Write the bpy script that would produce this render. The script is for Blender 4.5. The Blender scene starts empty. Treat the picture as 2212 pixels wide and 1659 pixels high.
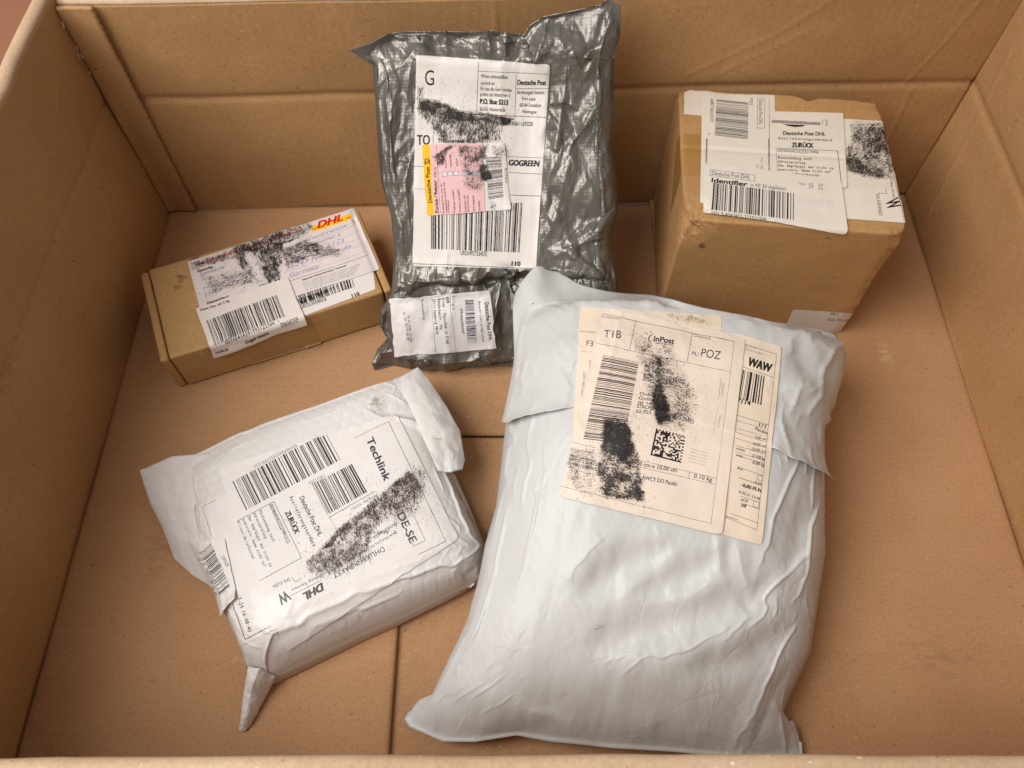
import bpy, bmesh, math, random
import numpy as np
from mathutils import Vector, Matrix
from mathutils.bvhtree import BVHTree

# ------------------------------------------------------------------ camera, light, exposure
S = bpy.context.scene
col = S.collection
CAMH = 0.65
PITCH = math.radians(60.6)
FPX, CXP, CYP = 1709.0, 1106.0, 829.5
cd = bpy.data.cameras.new("camera")
cam = bpy.data.objects.new("camera", cd)
col.objects.link(cam)
cam.location = (0, 0, CAMH)
cam.rotation_euler = (math.radians(90) - PITCH, 0, 0)
cd.sensor_width = 36
cd.lens = 36 * FPX / 2212
cd.clip_start = 0.01
cd.clip_end = 50
cd.dof.use_dof = True
cd.dof.focus_distance = 0.56
cd.dof.aperture_fstop = 14
S.camera = cam

w = bpy.data.worlds.new("World")
S.world = w
w.use_nodes = True
bg = w.node_tree.nodes["Background"]
bg.inputs[0].default_value = (1.0, 0.91, 0.82, 1)
bg.inputs[1].default_value = 0.40

def area(name, loc, target, sx, sy, power, color):
    ld = bpy.data.lights.new(name, 'AREA')
    ld.shape = 'RECTANGLE'
    ld.size, ld.size_y = sx, sy
    ld.energy = power
    ld.color = color
    o = bpy.data.objects.new(name, ld)
    col.objects.link(o)
    o.location = loc
    o.rotation_euler = (Vector(target) - Vector(loc)).to_track_quat('-Z', 'Y').to_euler()
    return o

area("window_light", (-1.0, -0.12, 1.55), (0.02, 0.22, 0.0), 1.25, 1.25, 48, (1.0, 0.985, 0.97))
S.view_settings.view_transform = 'Standard'
S.view_settings.look = 'None'
S.view_settings.exposure = -0.22
S.view_settings.gamma = 1.0
S.cycles.max_bounces = 8

# ------------------------------------------------------------------ helpers
_sp, _cp = math.sin(PITCH), math.cos(PITCH)

def ray(px, py):
    a = (px - CXP) / FPX
    b = (CYP - py) / FPX
    return np.array([a, _cp + b * _sp, -_sp + b * _cp])

def at(px, py, z=0.0):
    d = ray(px, py)
    t = (z - CAMH) / d[2]
    return np.array([d[0] * t, d[1] * t, z])

def tag(o, label=None, cat=None, group=None, kind=None):
    if label: o['label'] = label
    if cat: o['category'] = cat
    if group: o['group'] = group
    if kind: o['kind'] = kind
    return o

def empty(name, loc=(0, 0, 0)):
    o = bpy.data.objects.new(name, None)
    o.empty_display_size = 0.02
    o.location = loc
    col.objects.link(o)
    return o

def mesh_obj(name, verts, faces, mat, parent=None, smooth=True, uvs=None):
    me = bpy.data.meshes.new(name)
    verts = np.asarray(verts, dtype=np.float64)
    if parent is not None:
        verts = verts - np.array(parent.location)
    me.from_pydata(verts.tolist(), [], [tuple(int(i) for i in f) for f in faces])
    if uvs is not None:
        ul = me.uv_layers.new(name="UVMap")
        idx = np.empty(len(me.loops), dtype=np.int32)
        me.loops.foreach_get("vertex_index", idx)
        ul.data.foreach_set("uv", np.asarray(uvs, dtype=np.float32)[idx].ravel())
    me.polygons.foreach_set("use_smooth", [smooth] * len(me.polygons))
    me.materials.append(mat)
    me.update()
    o = bpy.data.objects.new(name, me)
    col.objects.link(o)
    if parent is not None:
        o.parent = parent
    return o

def grid_faces(n, m, off=0, flip=False):
    i = np.arange(n - 1)[:, None] * m + np.arange(m - 1)[None, :] + off
    f = np.stack([i, i + m, i + m + 1, i + 1], -1).reshape(-1, 4)
    return f[:, ::-1] if flip else f

def loop_idx(n, m):
    a = [(i, 0) for i in range(n)] + [(n - 1, j) for j in range(1, m)] + \
        [(i, m - 1) for i in range(n - 2, -1, -1)] + [(0, j) for j in range(m - 2, 0, -1)]
    return [i * m + j for i, j in a]

def shell(P, Q):
    """closed shell between the front grid P and the back grid Q (n,m,3)"""
    n, m, _ = P.shape
    V = np.concatenate([P.reshape(-1, 3), Q.reshape(-1, 3)])
    F = list(grid_faces(n, m)) + list(grid_faces(n, m, n * m, True))
    L = loop_idx(n, m)
    for k in range(len(L)):
        a, b = L[k], L[(k + 1) % len(L)]
        F.append((b, a, a + n * m, b + n * m))
    return V, F

# value noise ---------------------------------------------------------------
_tabs = {}
def vnoise(x, y, seed=0):
    if seed not in _tabs:
        _tabs[seed] = np.random.RandomState(seed + 11).rand(257, 257).astype(np.float32)
    T = _tabs[seed]
    xi = np.floor(x).astype(np.int64); yi = np.floor(y).astype(np.int64)
    fx = (x - xi); fy = (y - yi)
    fx = fx * fx * (3 - 2 * fx); fy = fy * fy * (3 - 2 * fy)
    xi &= 255; yi &= 255
    a = T[xi, yi]; b = T[xi + 1, yi]; c = T[xi, yi + 1]; d = T[xi + 1, yi + 1]
    return (a * (1 - fx) + b * fx) * (1 - fy) + (c * (1 - fx) + d * fx) * fy

def fbm(x, y, seed=0, oct=4):
    s = 0; a = 0.5
    for k in range(oct):
        s = s + a * (vnoise(x * 2 ** k + 17 * k, y * 2 ** k + 5 * k, seed + k) - 0.5)
        a *= 0.5
    return s

def sstep(a, b, x):
    t = np.clip((x - a) / (b - a), 0, 1)
    return t * t * (3 - 2 * t)

def seg_dist(X, Y, pts):
    D = np.full(X.shape, 1e9)
    for (x0, y0), (x1, y1) in zip(pts[:-1], pts[1:]):
        dx, dy = x1 - x0, y1 - y0
        t = np.clip(((X - x0) * dx + (Y - y0) * dy) / (dx * dx + dy * dy + 1e-12), 0, 1)
        D = np.minimum(D, np.hypot(X - x0 - t * dx, Y - y0 - t * dy))
    return D

def in_poly(X, Y, pts):
    c = np.zeros(X.shape, bool)
    n = len(pts)
    for k in range(n):
        x0, y0 = pts[k]; x1, y1 = pts[(k + 1) % n]
        if y0 == y1: continue
        t = (Y - y0) / (y1 - y0)
        c ^= ((y0 > Y) != (y1 > Y)) & (X < x0 + t * (x1 - x0))
    return c

# ------------------------------------------------------------------ materials
def new_mat(name):
    m = bpy.data.materials.new(name)
    m.use_nodes = True
    nt = m.node_tree
    b = nt.nodes["Principled BSDF"]
    return m, nt, b

def cardboard(name, c1, c2, scale=1.0, rough=0.75, flute=0.0, flute_axis='Y', bump=0.15, spec=0.25):
    m, nt, b = new_mat(name)
    N, L = nt.nodes, nt.links
    tc = N.new('ShaderNodeTexCoord')
    def noise(sc, det, stretch=(1, 1, 1), rough_=0.6):
        mp = N.new('ShaderNodeMapping'); mp.inputs['Scale'].default_value = stretch
        L.new(tc.outputs['Object'], mp.inputs[0])
        n = N.new('ShaderNodeTexNoise')
        n.inputs['Scale'].default_value = sc
        n.inputs['Detail'].default_value = det
        n.inputs['Roughness'].default_value = rough_
        L.new(mp.outputs[0], n.inputs['Vector'])
        return n
    def ramp(src, p0, p1, a=(0, 0, 0, 1), z=(1, 1, 1, 1)):
        r = N.new('ShaderNodeValToRGB')
        r.color_ramp.elements[0].position = p0; r.color_ramp.elements[1].position = p1
        r.color_ramp.elements[0].color = a; r.color_ramp.elements[1].color = z
        L.new(src, r.inputs[0]); return r
    def mix(f, a, c):
        x = N.new('ShaderNodeMix'); x.data_type = 'RGBA'
        if isinstance(f, float): x.inputs[0].default_value = f
        else: L.new(f, x.inputs[0])
        for k, v in ((6, a), (7, c)):
            if isinstance(v, tuple): x.inputs[k].default_value = v
            else: L.new(v, x.inputs[k])
        return x.outputs[2]
    big = noise(9 * scale, 4)
    r = ramp(big.outputs[0], 0.3, 0.72, (*c1, 1), (*c2, 1))
    fib = noise(420 * scale, 3, (1, 1, 1))
    rf = ramp(fib.outputs[0], 0.30, 0.75, (0.86, 0.86, 0.86, 1), (1.1, 1.1, 1.1, 1))
    mu = N.new('ShaderNodeMix'); mu.data_type = 'RGBA'; mu.blend_type = 'MULTIPLY'
    mu.inputs[0].default_value = 1
    L.new(r.outputs[0], mu.inputs[6]); L.new(rf.outputs[0], mu.inputs[7])
    c = mu.outputs[2]
    # handling scuffs and stains of several sizes
    st = noise(3.2 * scale, 6, (1, 1, 1), 0.55); st.noise_dimensions = '4D'; st.inputs['W'].default_value = 1.7
    rs = ramp(st.outputs[0], 0.52, 0.74, (0, 0, 0, 1), (0.45, 0.45, 0.45, 1))
    c = mix(rs.outputs[0], c, (c1[0] * 0.82, c1[1] * 0.76, c1[2] * 0.76, 1))
    # dark and light flecks of recycled fibre
    f1 = noise(330 * scale, 1, (1, 1, 1), 0.4)
    d1 = ramp(f1.outputs[0], 0.735, 0.78)
    c = mix(d1.outputs[0], c, (c1[0] * 0.6, c1[1] * 0.52, c1[2] * 0.48, 1))
    f2 = noise(260 * scale, 1, (1.0, 1.6, 1.6), 0.4)
    f2.noise_dimensions = '4D'; f2.inputs['W'].default_value = 3.3
    d2 = ramp(f2.outputs[0], 0.725, 0.77)
    c = mix(d2.outputs[0], c, (min(1, c2[0] * 1.3), min(1, c2[1] * 1.4), min(1, c2[2] * 1.6), 1))
    # faint light scuffs in streaks
    f3 = noise(30 * scale, 5, (0.25, 3.0, 1.2), 0.7)
    d3 = ramp(f3.outputs[0], 0.60, 0.80, (0, 0, 0, 1), (0.32, 0.32, 0.32, 1))
    c = mix(d3.outputs[0], c, (c2[0] * 1.25, c2[1] * 1.3, c2[2] * 1.45, 1))
    L.new(c, b.inputs['Base Color'])
    b.inputs['Roughness'].default_value = rough
    b.inputs['Specular IOR Level'].default_value = spec
    bp = N.new('ShaderNodeBump'); bp.inputs['Strength'].default_value = bump
    bp.inputs['Distance'].default_value = 0.001
    n2 = noise(60 * scale, 6, (1, 1, 1), 0.62)
    src = n2.outputs[0]
    if flute > 0:
        wv = N.new('ShaderNodeTexWave'); wv.wave_type = 'BANDS'; wv.bands_direction = flute_axis
        wv.inputs['Scale'].default_value = 38.0
        wv.inputs['Distortion'].default_value = 0.6
        wv.inputs['Detail'].default_value = 2
        L.new(tc.outputs['Object'], wv.inputs[0])
        ma = N.new('ShaderNodeMath'); ma.operation = 'MULTIPLY_ADD'
        ma.inputs[1].default_value = flute
        L.new(wv.outputs[1], ma.inputs[0]); L.new(n2.outputs[0], ma.inputs[2])
        src = ma.outputs[0]
    L.new(src, bp.inputs['Height'])
    L.new(bp.outputs[0], b.inputs['Normal'])
    return m

def stain(mat, pos, rad, color, dens=.6, stretch=(1, 1, 1), scale=260, amount=.8):
    """a rubbed dirty mark of its own shape on a surface (world position)"""
    nt = mat.node_tree; N, L = nt.nodes, nt.links
    b = N['Principled BSDF']; old = b.inputs['Base Color'].links[0].from_socket
    ge = N.new('ShaderNodeTexCoord')
    su = N.new('ShaderNodeVectorMath'); su.operation = 'SUBTRACT'; su.inputs[1].default_value = pos
    L.new(ge.outputs['Object'], su.inputs[0])
    ml = N.new('ShaderNodeVectorMath'); ml.operation = 'MULTIPLY'; ml.inputs[1].default_value = stretch; L.new(su.outputs[0], ml.inputs[0])
    ln = N.new('ShaderNodeVectorMath'); ln.operation = 'LENGTH'; L.new(ml.outputs[0], ln.inputs[0])
    mr = N.new('ShaderNodeMapRange'); mr.inputs['From Min'].default_value = 0; mr.inputs['From Max'].default_value = rad
    mr.inputs['To Min'].default_value = dens; mr.inputs['To Max'].default_value = 0; L.new(ln.outputs[1], mr.inputs[0])
    nz = N.new('ShaderNodeTexNoise'); nz.inputs['Scale'].default_value = scale; nz.inputs['Detail'].default_value = 5; nz.inputs['Roughness'].default_value = .7
    mp = N.new('ShaderNodeMapping'); mp.inputs['Scale'].default_value = (.5, 1.2, 1.2); L.new(ge.outputs['Object'], mp.inputs[0]); L.new(mp.outputs[0], nz.inputs['Vector'])
    sb = N.new('ShaderNodeMath'); sb.operation = 'SUBTRACT'; L.new(mr.outputs[0], sb.inputs[0]); L.new(nz.outputs[0], sb.inputs[1])
    m2 = N.new('ShaderNodeMapRange'); m2.inputs['From Min'].default_value = -.06; m2.inputs['From Max'].default_value = .10; m2.inputs['To Max'].default_value = amount
    L.new(sb.outputs[0], m2.inputs[0])
    mx = N.new('ShaderNodeMix'); mx.data_type = 'RGBA'; L.new(m2.outputs[0], mx.inputs[0]); L.new(old, mx.inputs[6]); mx.inputs[7].default_value = (*color, 1)
    L.new(mx.outputs[2], b.inputs['Base Color'])

M = {}
M['wall'] = cardboard('kraft_wall_board', (0.41, 0.222, 0.092), (0.485, 0.274, 0.12), flute=0.35, flute_axis='X')
M['floor'] = cardboard('kraft_floor_board', (0.44, 0.24, 0.115), (0.51, 0.288, 0.146), flute=0.9, flute_axis='Y')
M['rim'] = cardboard('sheen_tinted_fold', (0.48, 0.315, 0.185), (0.58, 0.41, 0.27), rough=0.6, spec=.4)  # paler board colour paints the sheen seen along the folded rims
M['edge'] = cardboard('kraft_cut_edge', (0.46, 0.31, 0.19), (0.56, 0.40, 0.27), rough=0.9)
M['box_small'] = cardboard('kraft_mailing_carton', (0.45, 0.265, 0.105), (0.52, 0.31, 0.13), rough=0.55, bump=0.06)
M['box_brown'] = cardboard('kraft_square_carton', (0.42, 0.232, 0.092), (0.50, 0.286, 0.118), rough=0.6, bump=0.12)

def plain(name, c, rough=0.6, spec=0.4):
    m, nt, b = new_mat(name)
    b.inputs['Base Color'].default_value = (*c, 1)
    b.inputs['Roughness'].default_value = rough
    b.inputs['Specular IOR Level'].default_value = spec
    return m
M['dark'] = plain('dark_gap', (0.03, 0.02, 0.012), 0.9)

# ------------------------------------------------------------------ setting: the floor outside the box
m, nt, b = new_mat('terracotta_floor')
tn = nt.nodes.new('ShaderNodeTexNoise'); tn.inputs['Scale'].default_value = 6
rr = nt.nodes.new('ShaderNodeValToRGB')
rr.color_ramp.elements[0].color = (0.16, 0.055, 0.03, 1); rr.color_ramp.elements[1].color = (0.5, 0.22, 0.12, 1)
nt.links.new(tn.outputs[0], rr.inputs[0]); nt.links.new(rr.outputs[0], b.inputs['Base Color'])
b.inputs['Roughness'].default_value = 0.5
g = 2.5
tag(mesh_obj('ground', [(-g, -g, -0.03), (g, -g, -0.03), (g, g, -0.03), (-g, g, -0.03)], [(0, 1, 2, 3)], m), kind='structure')

# ------------------------------------------------------------------ the big cardboard box
XL, XR = -0.370, 0.429
YBL, YBR = 0.583, 0.606
YFL, YFR = 0.028, 0.034
big = tag(empty('shipping_box', (0, 0.3, 0)), 'large open brown cardboard box holding all five parcels', 'cardboard box')
SC = 0.145   # height of the horizontal score line

def wall(name, a, b_, inward, z1, seed, disp=None, nu=170, nz=60, thick=0.005, z0=-0.006, fold_out=0.012, flap_len=0.16, flap_ang=25):
    """wall slab with its outward folded flap; a->b floor line, inward = unit normal into the box"""
    a = np.array(a, float); b_ = np.array(b_, float); inn = np.array([*inward, 0.0])
    u = np.linspace(0, 1, nu)[:, None]; z = np.linspace(z0, z1, nz)[None, :]
    Lg = np.linalg.norm(b_ - a)
    U = u + 0 * z; Z = z + 0 * u
    s = U * Lg
    d = 0.006 * fbm(s * 5, Z * 5, seed, 3) + 0.0012 * fbm(s * 24, Z * 20, seed + 2, 3)
    d = d - 0.0016 * np.exp(-((Z - SC + 0.0012 * fbm(s * 9, Z * 0, seed + 5, 3)) / 0.0035) ** 2) \
          - 0.0016 * np.exp(-np.abs(Z - SC) / 0.02)
    if disp is not None: d = d + disp(s, Z)
    P = np.zeros((nu, nz, 3))
    P[..., 0] = a[0] + (b_[0] - a[0]) * U; P[..., 1] = a[1] + (b_[1] - a[1]) * U; P[..., 2] = Z
    P += inn * d[..., None]
    Q = P - inn * thick
    cr = np.cross(np.array([b_[0] - a[0], b_[1] - a[1], 0]), [0, 0, 1])
    if cr @ inn < 0: P, Q = P[::-1], Q[::-1]
    V, F = shell(P, Q)
    o = mesh_obj(name, V, F, M['wall'], big)
    # fold: rounded top edge then the flap hanging outside
    top = P[:, -1, :]
    th = np.linspace(0, 1, 9)
    rows = [top + 0]
    R = fold_out / 2
    for k, t in enumerate(th[1:]):
        an = math.pi * t * (1 - flap_ang / 180.0)
        ux = -R + R * math.cos(an); uz = R * math.sin(an)
        rows.append(top + inn * ux + np.array([0, 0, uz * 0.8]) + np.array([0, 0, 1]) * (0.0008 * fbm(np.arange(nu) * 0.13, np.zeros(nu) + k * .1, seed + 9, 3))[:, None])
    fa = math.radians(flap_ang)
    for k in range(1, 7):
        q = k / 6 * flap_len
        rows.append(rows[8] + (-inn * math.sin(fa) - np.array([0, 0, math.cos(fa)])) * q)
    G = np.stack(rows, 1)
    tanu = np.gradient(G, axis=0); tanv = np.gradient(G, axis=1)
    nr = np.cross(tanu, tanv); nr /= np.linalg.norm(nr, axis=2, keepdims=True) + 1e-12
    if nr[nu // 2, 2, 2] < 0: nr = -nr
    G2 = G - nr * 0.004
    V, F = shell(G, G2)
    fl = mesh_obj('top_flap', V, F, M['wall'], big)
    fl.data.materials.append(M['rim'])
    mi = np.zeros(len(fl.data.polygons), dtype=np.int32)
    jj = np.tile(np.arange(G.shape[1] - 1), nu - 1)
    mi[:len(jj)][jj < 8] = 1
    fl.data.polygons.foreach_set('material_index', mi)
    return o

def creases(lines, wdt=0.0016, dep=0.0010):
    def f(s, Z):
        d = 0
        for pts, k in lines:
            D = seg_dist(s, Z, pts)
            d = d + k * dep * np.exp(-(D / wdt) ** 2)
        return d
    return f

Lb = math.hypot(XR - XL, YBR - YBL)
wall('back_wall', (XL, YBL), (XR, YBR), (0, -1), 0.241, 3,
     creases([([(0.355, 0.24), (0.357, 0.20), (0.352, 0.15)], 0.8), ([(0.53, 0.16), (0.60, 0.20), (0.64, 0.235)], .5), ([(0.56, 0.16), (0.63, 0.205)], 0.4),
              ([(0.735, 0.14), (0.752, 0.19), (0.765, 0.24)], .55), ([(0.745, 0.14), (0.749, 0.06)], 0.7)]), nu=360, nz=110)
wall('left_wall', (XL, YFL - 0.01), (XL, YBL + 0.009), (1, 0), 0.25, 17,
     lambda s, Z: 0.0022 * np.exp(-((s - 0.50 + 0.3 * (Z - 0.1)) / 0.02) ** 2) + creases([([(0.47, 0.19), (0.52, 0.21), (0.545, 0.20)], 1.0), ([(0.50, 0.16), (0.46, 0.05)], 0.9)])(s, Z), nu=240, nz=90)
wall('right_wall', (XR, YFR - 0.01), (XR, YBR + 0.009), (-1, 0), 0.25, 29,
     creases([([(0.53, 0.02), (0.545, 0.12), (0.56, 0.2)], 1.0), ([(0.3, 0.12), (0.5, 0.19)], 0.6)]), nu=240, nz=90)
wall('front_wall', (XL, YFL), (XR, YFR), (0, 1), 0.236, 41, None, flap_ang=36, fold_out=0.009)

def slab(name, x0, x1, y0, y1, z, mat, t=0.005, seed=1, nx=120, ny=120, amp=0.0012, ybr=None):
    u = np.linspace(0, 1, nx)[:, None]; v = np.linspace(0, 1, ny)[None, :]
    X = x0 + (x1 - x0) * u + 0 * v
    yb = y1 if ybr is None else (y1 + (ybr - y1) * u)
    Y = y0 + (yb - y0) * v + 0 * u
    X = X + 0.0006 * fbm(Y * 30, Y * 0, seed + 3, 3) * (np.abs(u - 0.5) * 2) ** 8
    e = np.minimum(np.minimum(u, 1 - u) * (x1 - x0) + 0 * v, np.minimum(v, 1 - v) * (y1 - y0) + 0 * u)
    Z = z + amp * fbm(X * 8, Y * 8, seed, 4) - 0.0015 * np.exp(-e / 0.002)
    P = np.stack([X, Y, Z], -1); Q = P - np.array([0, 0, t])
    V, F = shell(P, Q)
    return mesh_obj(name, V, F, mat, big)

XA, XB = -0.092, 0.150
def ybk(x): return YBL + (YBR - YBL) * (x - XL) / (XR - XL)
slab('floor_flap', XL, XA, 0.020, ybk(XL) , 0.0, M['floor'], seed=5, ybr=ybk(XA))
slab('floor_flap', XB, XR, 0.020, ybk(XB), 0.0, M['floor'], seed=8, ybr=ybk(XR))
slab('inner_floor_flap', XL + 0.1, XR - 0.1, 0.020, 0.3140, -0.0062, M['floor'], seed=12)
slab('inner_floor_flap', XL + 0.1, XR - 0.1, 0.3165, ybk(0), -0.0062, M['floor'], seed=15)

# joint tab: strip of the left panel glued over the back wall
def strip(name, pts0, pts1, n, mat, thick, inn, seed):
    """slab between two edge lines pts0/pts1 (3D end points)"""
    u = np.linspace(0, 1, n)[:, None, None]; v = np.linspace(0, 1, 14)[None, :, None]
    A = np.array(pts0[0]) * (1 - u) + np.array(pts0[1]) * u
    B = np.array(pts1[0]) * (1 - u) + np.array(pts1[1]) * u
    P = A * (1 - v) + B * v
    zz = np.linspace(0, 1, n)
    P[:, -1, 0] += 0.0007 * np.sin(zz * 260) * 0.5 + 0.0008 * fbm(zz * 40, zz * 0, seed, 2)
    P[:, :6, 1] -= (0.0022 * np.exp(-((np.arange(6) - 1.0) / 1.6) ** 2))[None, :] * (0.4 + 0.8 * vnoise(zz * 6, zz * 0, seed))[:, None]
    Q = P + np.array(inn) * thick
    V, F = shell(P, Q)
    return mesh_obj(name, V, F, mat, big)
strip('joint_tab', ((XL + 0.001, YBL - 0.0046, 0.002), (XL + 0.001, YBL - 0.0046, 0.2425)), ((XL + 0.0305, YBL - 0.0054, 0.002), (XL + 0.0305, YBL - 0.0054, 0.2425)), 140, M['wall'], 0.004, (0, 1, 0), 2)

# ------------------------------------------------------------------ rounded cartons
def rbox_pts(sx, sy, sz, r, n=36):
    """rounded box surface, origin at bottom corner; returns verts, faces, local coords"""
    bm = bmesh.new()
    bmesh.ops.create_cube(bm, size=1.0)
    bmesh.ops.subdivide_edges(bm, edges=bm.edges[:], cuts=n, use_grid_fill=True)
    V = np.array([v.co[:] for v in bm.verts]) + 0.5
    F = [[v.index for v in f.verts] for f in bm.faces]
    bm.free()
    # concentrate rows near edges
    V = np.clip(V, 0, 1)
    V = 0.5 - 0.5 * np.sin((0.5 - V) * math.pi) / 1.0 * (0.55) + (V - 0.5) * 0.45
    V = (V - V.min()) / (V.max() - V.min())
    D = np.array([sx, sy, sz])
    W = V * D
    C = np.clip(W, r, D - r)
    d = W - C
    l = np.linalg.norm(d, axis=1, keepdims=True)
    N_ = d / np.maximum(l, 1e-9)
    W2 = np.where(l > 1e-9, C + N_ * r, W)
    return W2, F, V

def place(W, o, ux, uy):
    o = np.array(o, float); ux = np.array([*ux, 0.0]); uy = np.array([*uy, 0.0])
    return o + W[:, :1] * ux + W[:, 1:2] * uy + W[:, 2:3] * np.array([0, 0, 1.0])

BODY = {}
def bvh_of(*objs):
    vs, fs = [], []
    for o in objs:
        k = len(vs)
        mw = Vector(o.location) + (Vector(o.parent.location) if o.parent else Vector((0, 0, 0)))
        vs += [v.co + mw for v in o.data.vertices]
        fs += [[i + k for i in p.vertices] for p in o.data.polygons]
    return BVHTree.FromPolygons(vs, fs)

# square brown carton, back right
bo = np.array([0.142, 0.438, 0.0012]); bux = np.array([0.181, -0.0168]); buy = np.array([0.011, 0.157])
SXb, SYb, SZb = np.linalg.norm(bux), np.linalg.norm(buy), 0.148
bux_, buy_ = bux / SXb, buy / SYb
brown = tag(empty('brown_carton', (0.142, 0.438, 0.0)), 'square tall brown carton covered with white labels in the back right corner', 'parcel')
W, F, V = rbox_pts(SXb, SYb, SZb, 0.0024, 90)
x, y, z = W.T
cen = np.array([SXb / 2, SYb / 2, SZb / 2])
bulge = 0.0015 * fbm(x * 20, y * 20 + z * 20, 6, 4)
W += ((W - cen) / np.abs(W - cen).max(1, keepdims=True)) * bulge[:, None]
# crushed front left and front right top corners
for cx_, cy_, rad, dep, sd in ((0, 0, 0.030, 0.0060, 3), (SXb, 0, 0.016, 0.0022, 8), (0, SYb, 0.012, 0.003, 4), (SXb, SYb, 0.02, 0.002, 4)):
    D = np.sqrt((x - cx_) ** 2 + (y - cy_) ** 2 + ((z - SZb) * 0.8) ** 2)
    wgt = np.clip(1 - D / rad, 0, 1) ** 1.1
    dirn = cen - np.array([cx_, cy_, SZb]); dirn = dirn / np.linalg.norm(dirn)
    rid = 1 + 0.9 * np.abs(fbm((x + z) * 150, (y - z) * 150, sd, 3)) * 4
    W += dirn * (wgt * dep * rid)[:, None]
# dent in back edge, dented right lower edge
D = np.hypot(x - 0.118, (y - SYb)); W[:, 1] -= 0.005 * np.exp(-(D / 0.007) ** 2) * (z > SZb * 0.9)
D = np.abs(x - SXb) + np.abs(y); rim = np.exp(-(D / 0.008) ** 2)
W[:, 0] -= rim * 0.002 * (1 + 2 * fbm(z * 60, z * 0, 4, 3)); W[:, 1] += rim * 0.002 * (1 + 2 * fbm(z * 60, z * 0 + 9, 5, 3))
# centre seam of the two top flaps
W[:, 2] -= 0.0035 * np.exp(-((y - SYb * 0.515) / 0.0011) ** 2) * (z > SZb * 0.95)
brown_body = mesh_obj('carton_body', place(W, bo, bux_, buy_), F, M['box_brown'], brown)
BODY['brown'] = bvh_of(brown_body)

# flat mailing carton, left
lo = np.array([-0.312, 0.361, 0.001]); lux = np.array([0.200, 0.079]); luy = np.array([-0.041, 0.099])
LX, LY, LZ = np.linalg.norm(lux), np.linalg.norm(luy), 0.0485
lux_, luy_ = lux / LX, luy / LY
flat = tag(empty('mailing_carton', (-0.312, 0.361, 0.0)), 'long flat brown carton with a smudged handwritten label, beside the left wall', 'parcel')
W, F, V = rbox_pts(LX - 0.0172, LY, LZ, 0.0022, 50)
x, y, z = W.T
W[:, 2] += 0.0012 * np.sin(x / LX * 3.1) * np.sin(y / LY * 3.1) * (z > LZ * 0.5) + 0.0006 * fbm(x * 30, y * 30, 4, 3)
W[:, 0] += 0.0086
flat_body = mesh_obj('lid', place(W, lo, lux_, luy_), F, M['box_small'], flat)
ends = []
for k in (0, 1):
    W, F, V = rbox_pts(0.0076, LY - 0.0015, LZ - 0.0012, 0.0024, 24)
    W[:, 0] += (LX - 0.0076) * k; W[:, 1] += 0.0008
    W[:, 0] += 0.0006 * fbm(W[:, 1] * 60, W[:, 2] * 60, 7 + k, 3)
    ends.append(mesh_obj('side_wall', place(W, lo, lux_, luy_), F, M['box_small'], flat))
BODY['flat'] = bvh_of(flat_body, *ends)
def on_front(px, py, y):
    d = ray(px, py); t = y / d[1]
    return np.array([d[0] * t, y, CAMH + d[2] * t])
bl_ = np.array(brown.location); fl_ = np.array(flat.location)
for p_, r__, cc_, dn_, st_ in (((-.30, .20, 0), .05, (.30, .15, .08), .55, (1, .35, 1)), ((.33, .12, 0), .06, (.30, .16, .085), .55, (.4, 1, 1)), ((.36, .40, 0), .03, (.62, .42, .26), .56, (1, .4, 1)), ((-.2, .12, 0), .035, (.62, .43, .27), .55, (.3, 1.5, 1)), ((.02, .33, 0), .02, (.25, .13, .07), .6, (1, 1, 1))):
    stain(M['floor'], tuple(np.array(p_) - np.array(big.location)), r__, cc_, dn_, st_, 120, .45)
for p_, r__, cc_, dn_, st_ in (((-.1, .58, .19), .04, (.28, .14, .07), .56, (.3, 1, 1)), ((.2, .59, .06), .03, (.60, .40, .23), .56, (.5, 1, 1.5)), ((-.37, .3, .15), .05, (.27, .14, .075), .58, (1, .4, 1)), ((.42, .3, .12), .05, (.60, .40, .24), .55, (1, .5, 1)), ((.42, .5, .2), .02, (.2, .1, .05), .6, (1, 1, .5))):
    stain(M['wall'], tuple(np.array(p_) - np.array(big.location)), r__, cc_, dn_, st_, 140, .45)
stain(M['box_brown'], tuple(on_front(1517, 545, .430) - bl_), .009, (.04, .035, .03), .75, (1, .3, .8))
stain(M['box_brown'], tuple(on_front(1792, 520, .424) - bl_), .007, (.07, .06, .05), .62, (.6, .3, 1.5))
stain(M['box_small'], tuple(at(392, 612, .048) - fl_), .022, (.10, .06, .03), .60, (1, .6, .4), 200, .7)
stain(M['box_small'], tuple(at(425, 560, .048) - fl_), .016, (.05, .03, .02), .68, (.7, 1.6, .4), 220, .8)

# ------------------------------------------------------------------ plastic bags: a small cloth solver
def resample(pts, n):
    p = np.array(pts, float)
    # smooth parametrisation by arc length in the first two coordinates
    s = np.concatenate([[0], np.cumsum(np.hypot(*(np.diff(p[:, :2], axis=0).T)))])
    t = np.linspace(0, s[-1], n)
    return np.stack([np.interp(t, s, p[:, k]) for k in range(p.shape[1])], 1)

def coons(Lf, Rt, Bt, Tp, n, m):
    """u: left->right (n), v: bottom->top (m). Lf,Rt run bottom->top, Bt,Tp left->right; each already resampled"""
    u = np.linspace(0, 1, n)[:, None, None]; v = np.linspace(0, 1, m)[None, :, None]
    P = (1 - u) * Lf[None] + u * Rt[None] + (1 - v) * Bt[:, None] + v * Tp[:, None]
    P = P - ((1 - u) * (1 - v) * Bt[0] + u * (1 - v) * Bt[-1] + (1 - u) * v * Tp[0] + u * v * Tp[-1])
    return P

def normals(P):
    a = np.gradient(P, axis=0); b = np.gradient(P, axis=1)
    n = np.cross(a, b)
    return n / (np.linalg.norm(n, axis=2, keepdims=True) + 1e-12)

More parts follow.
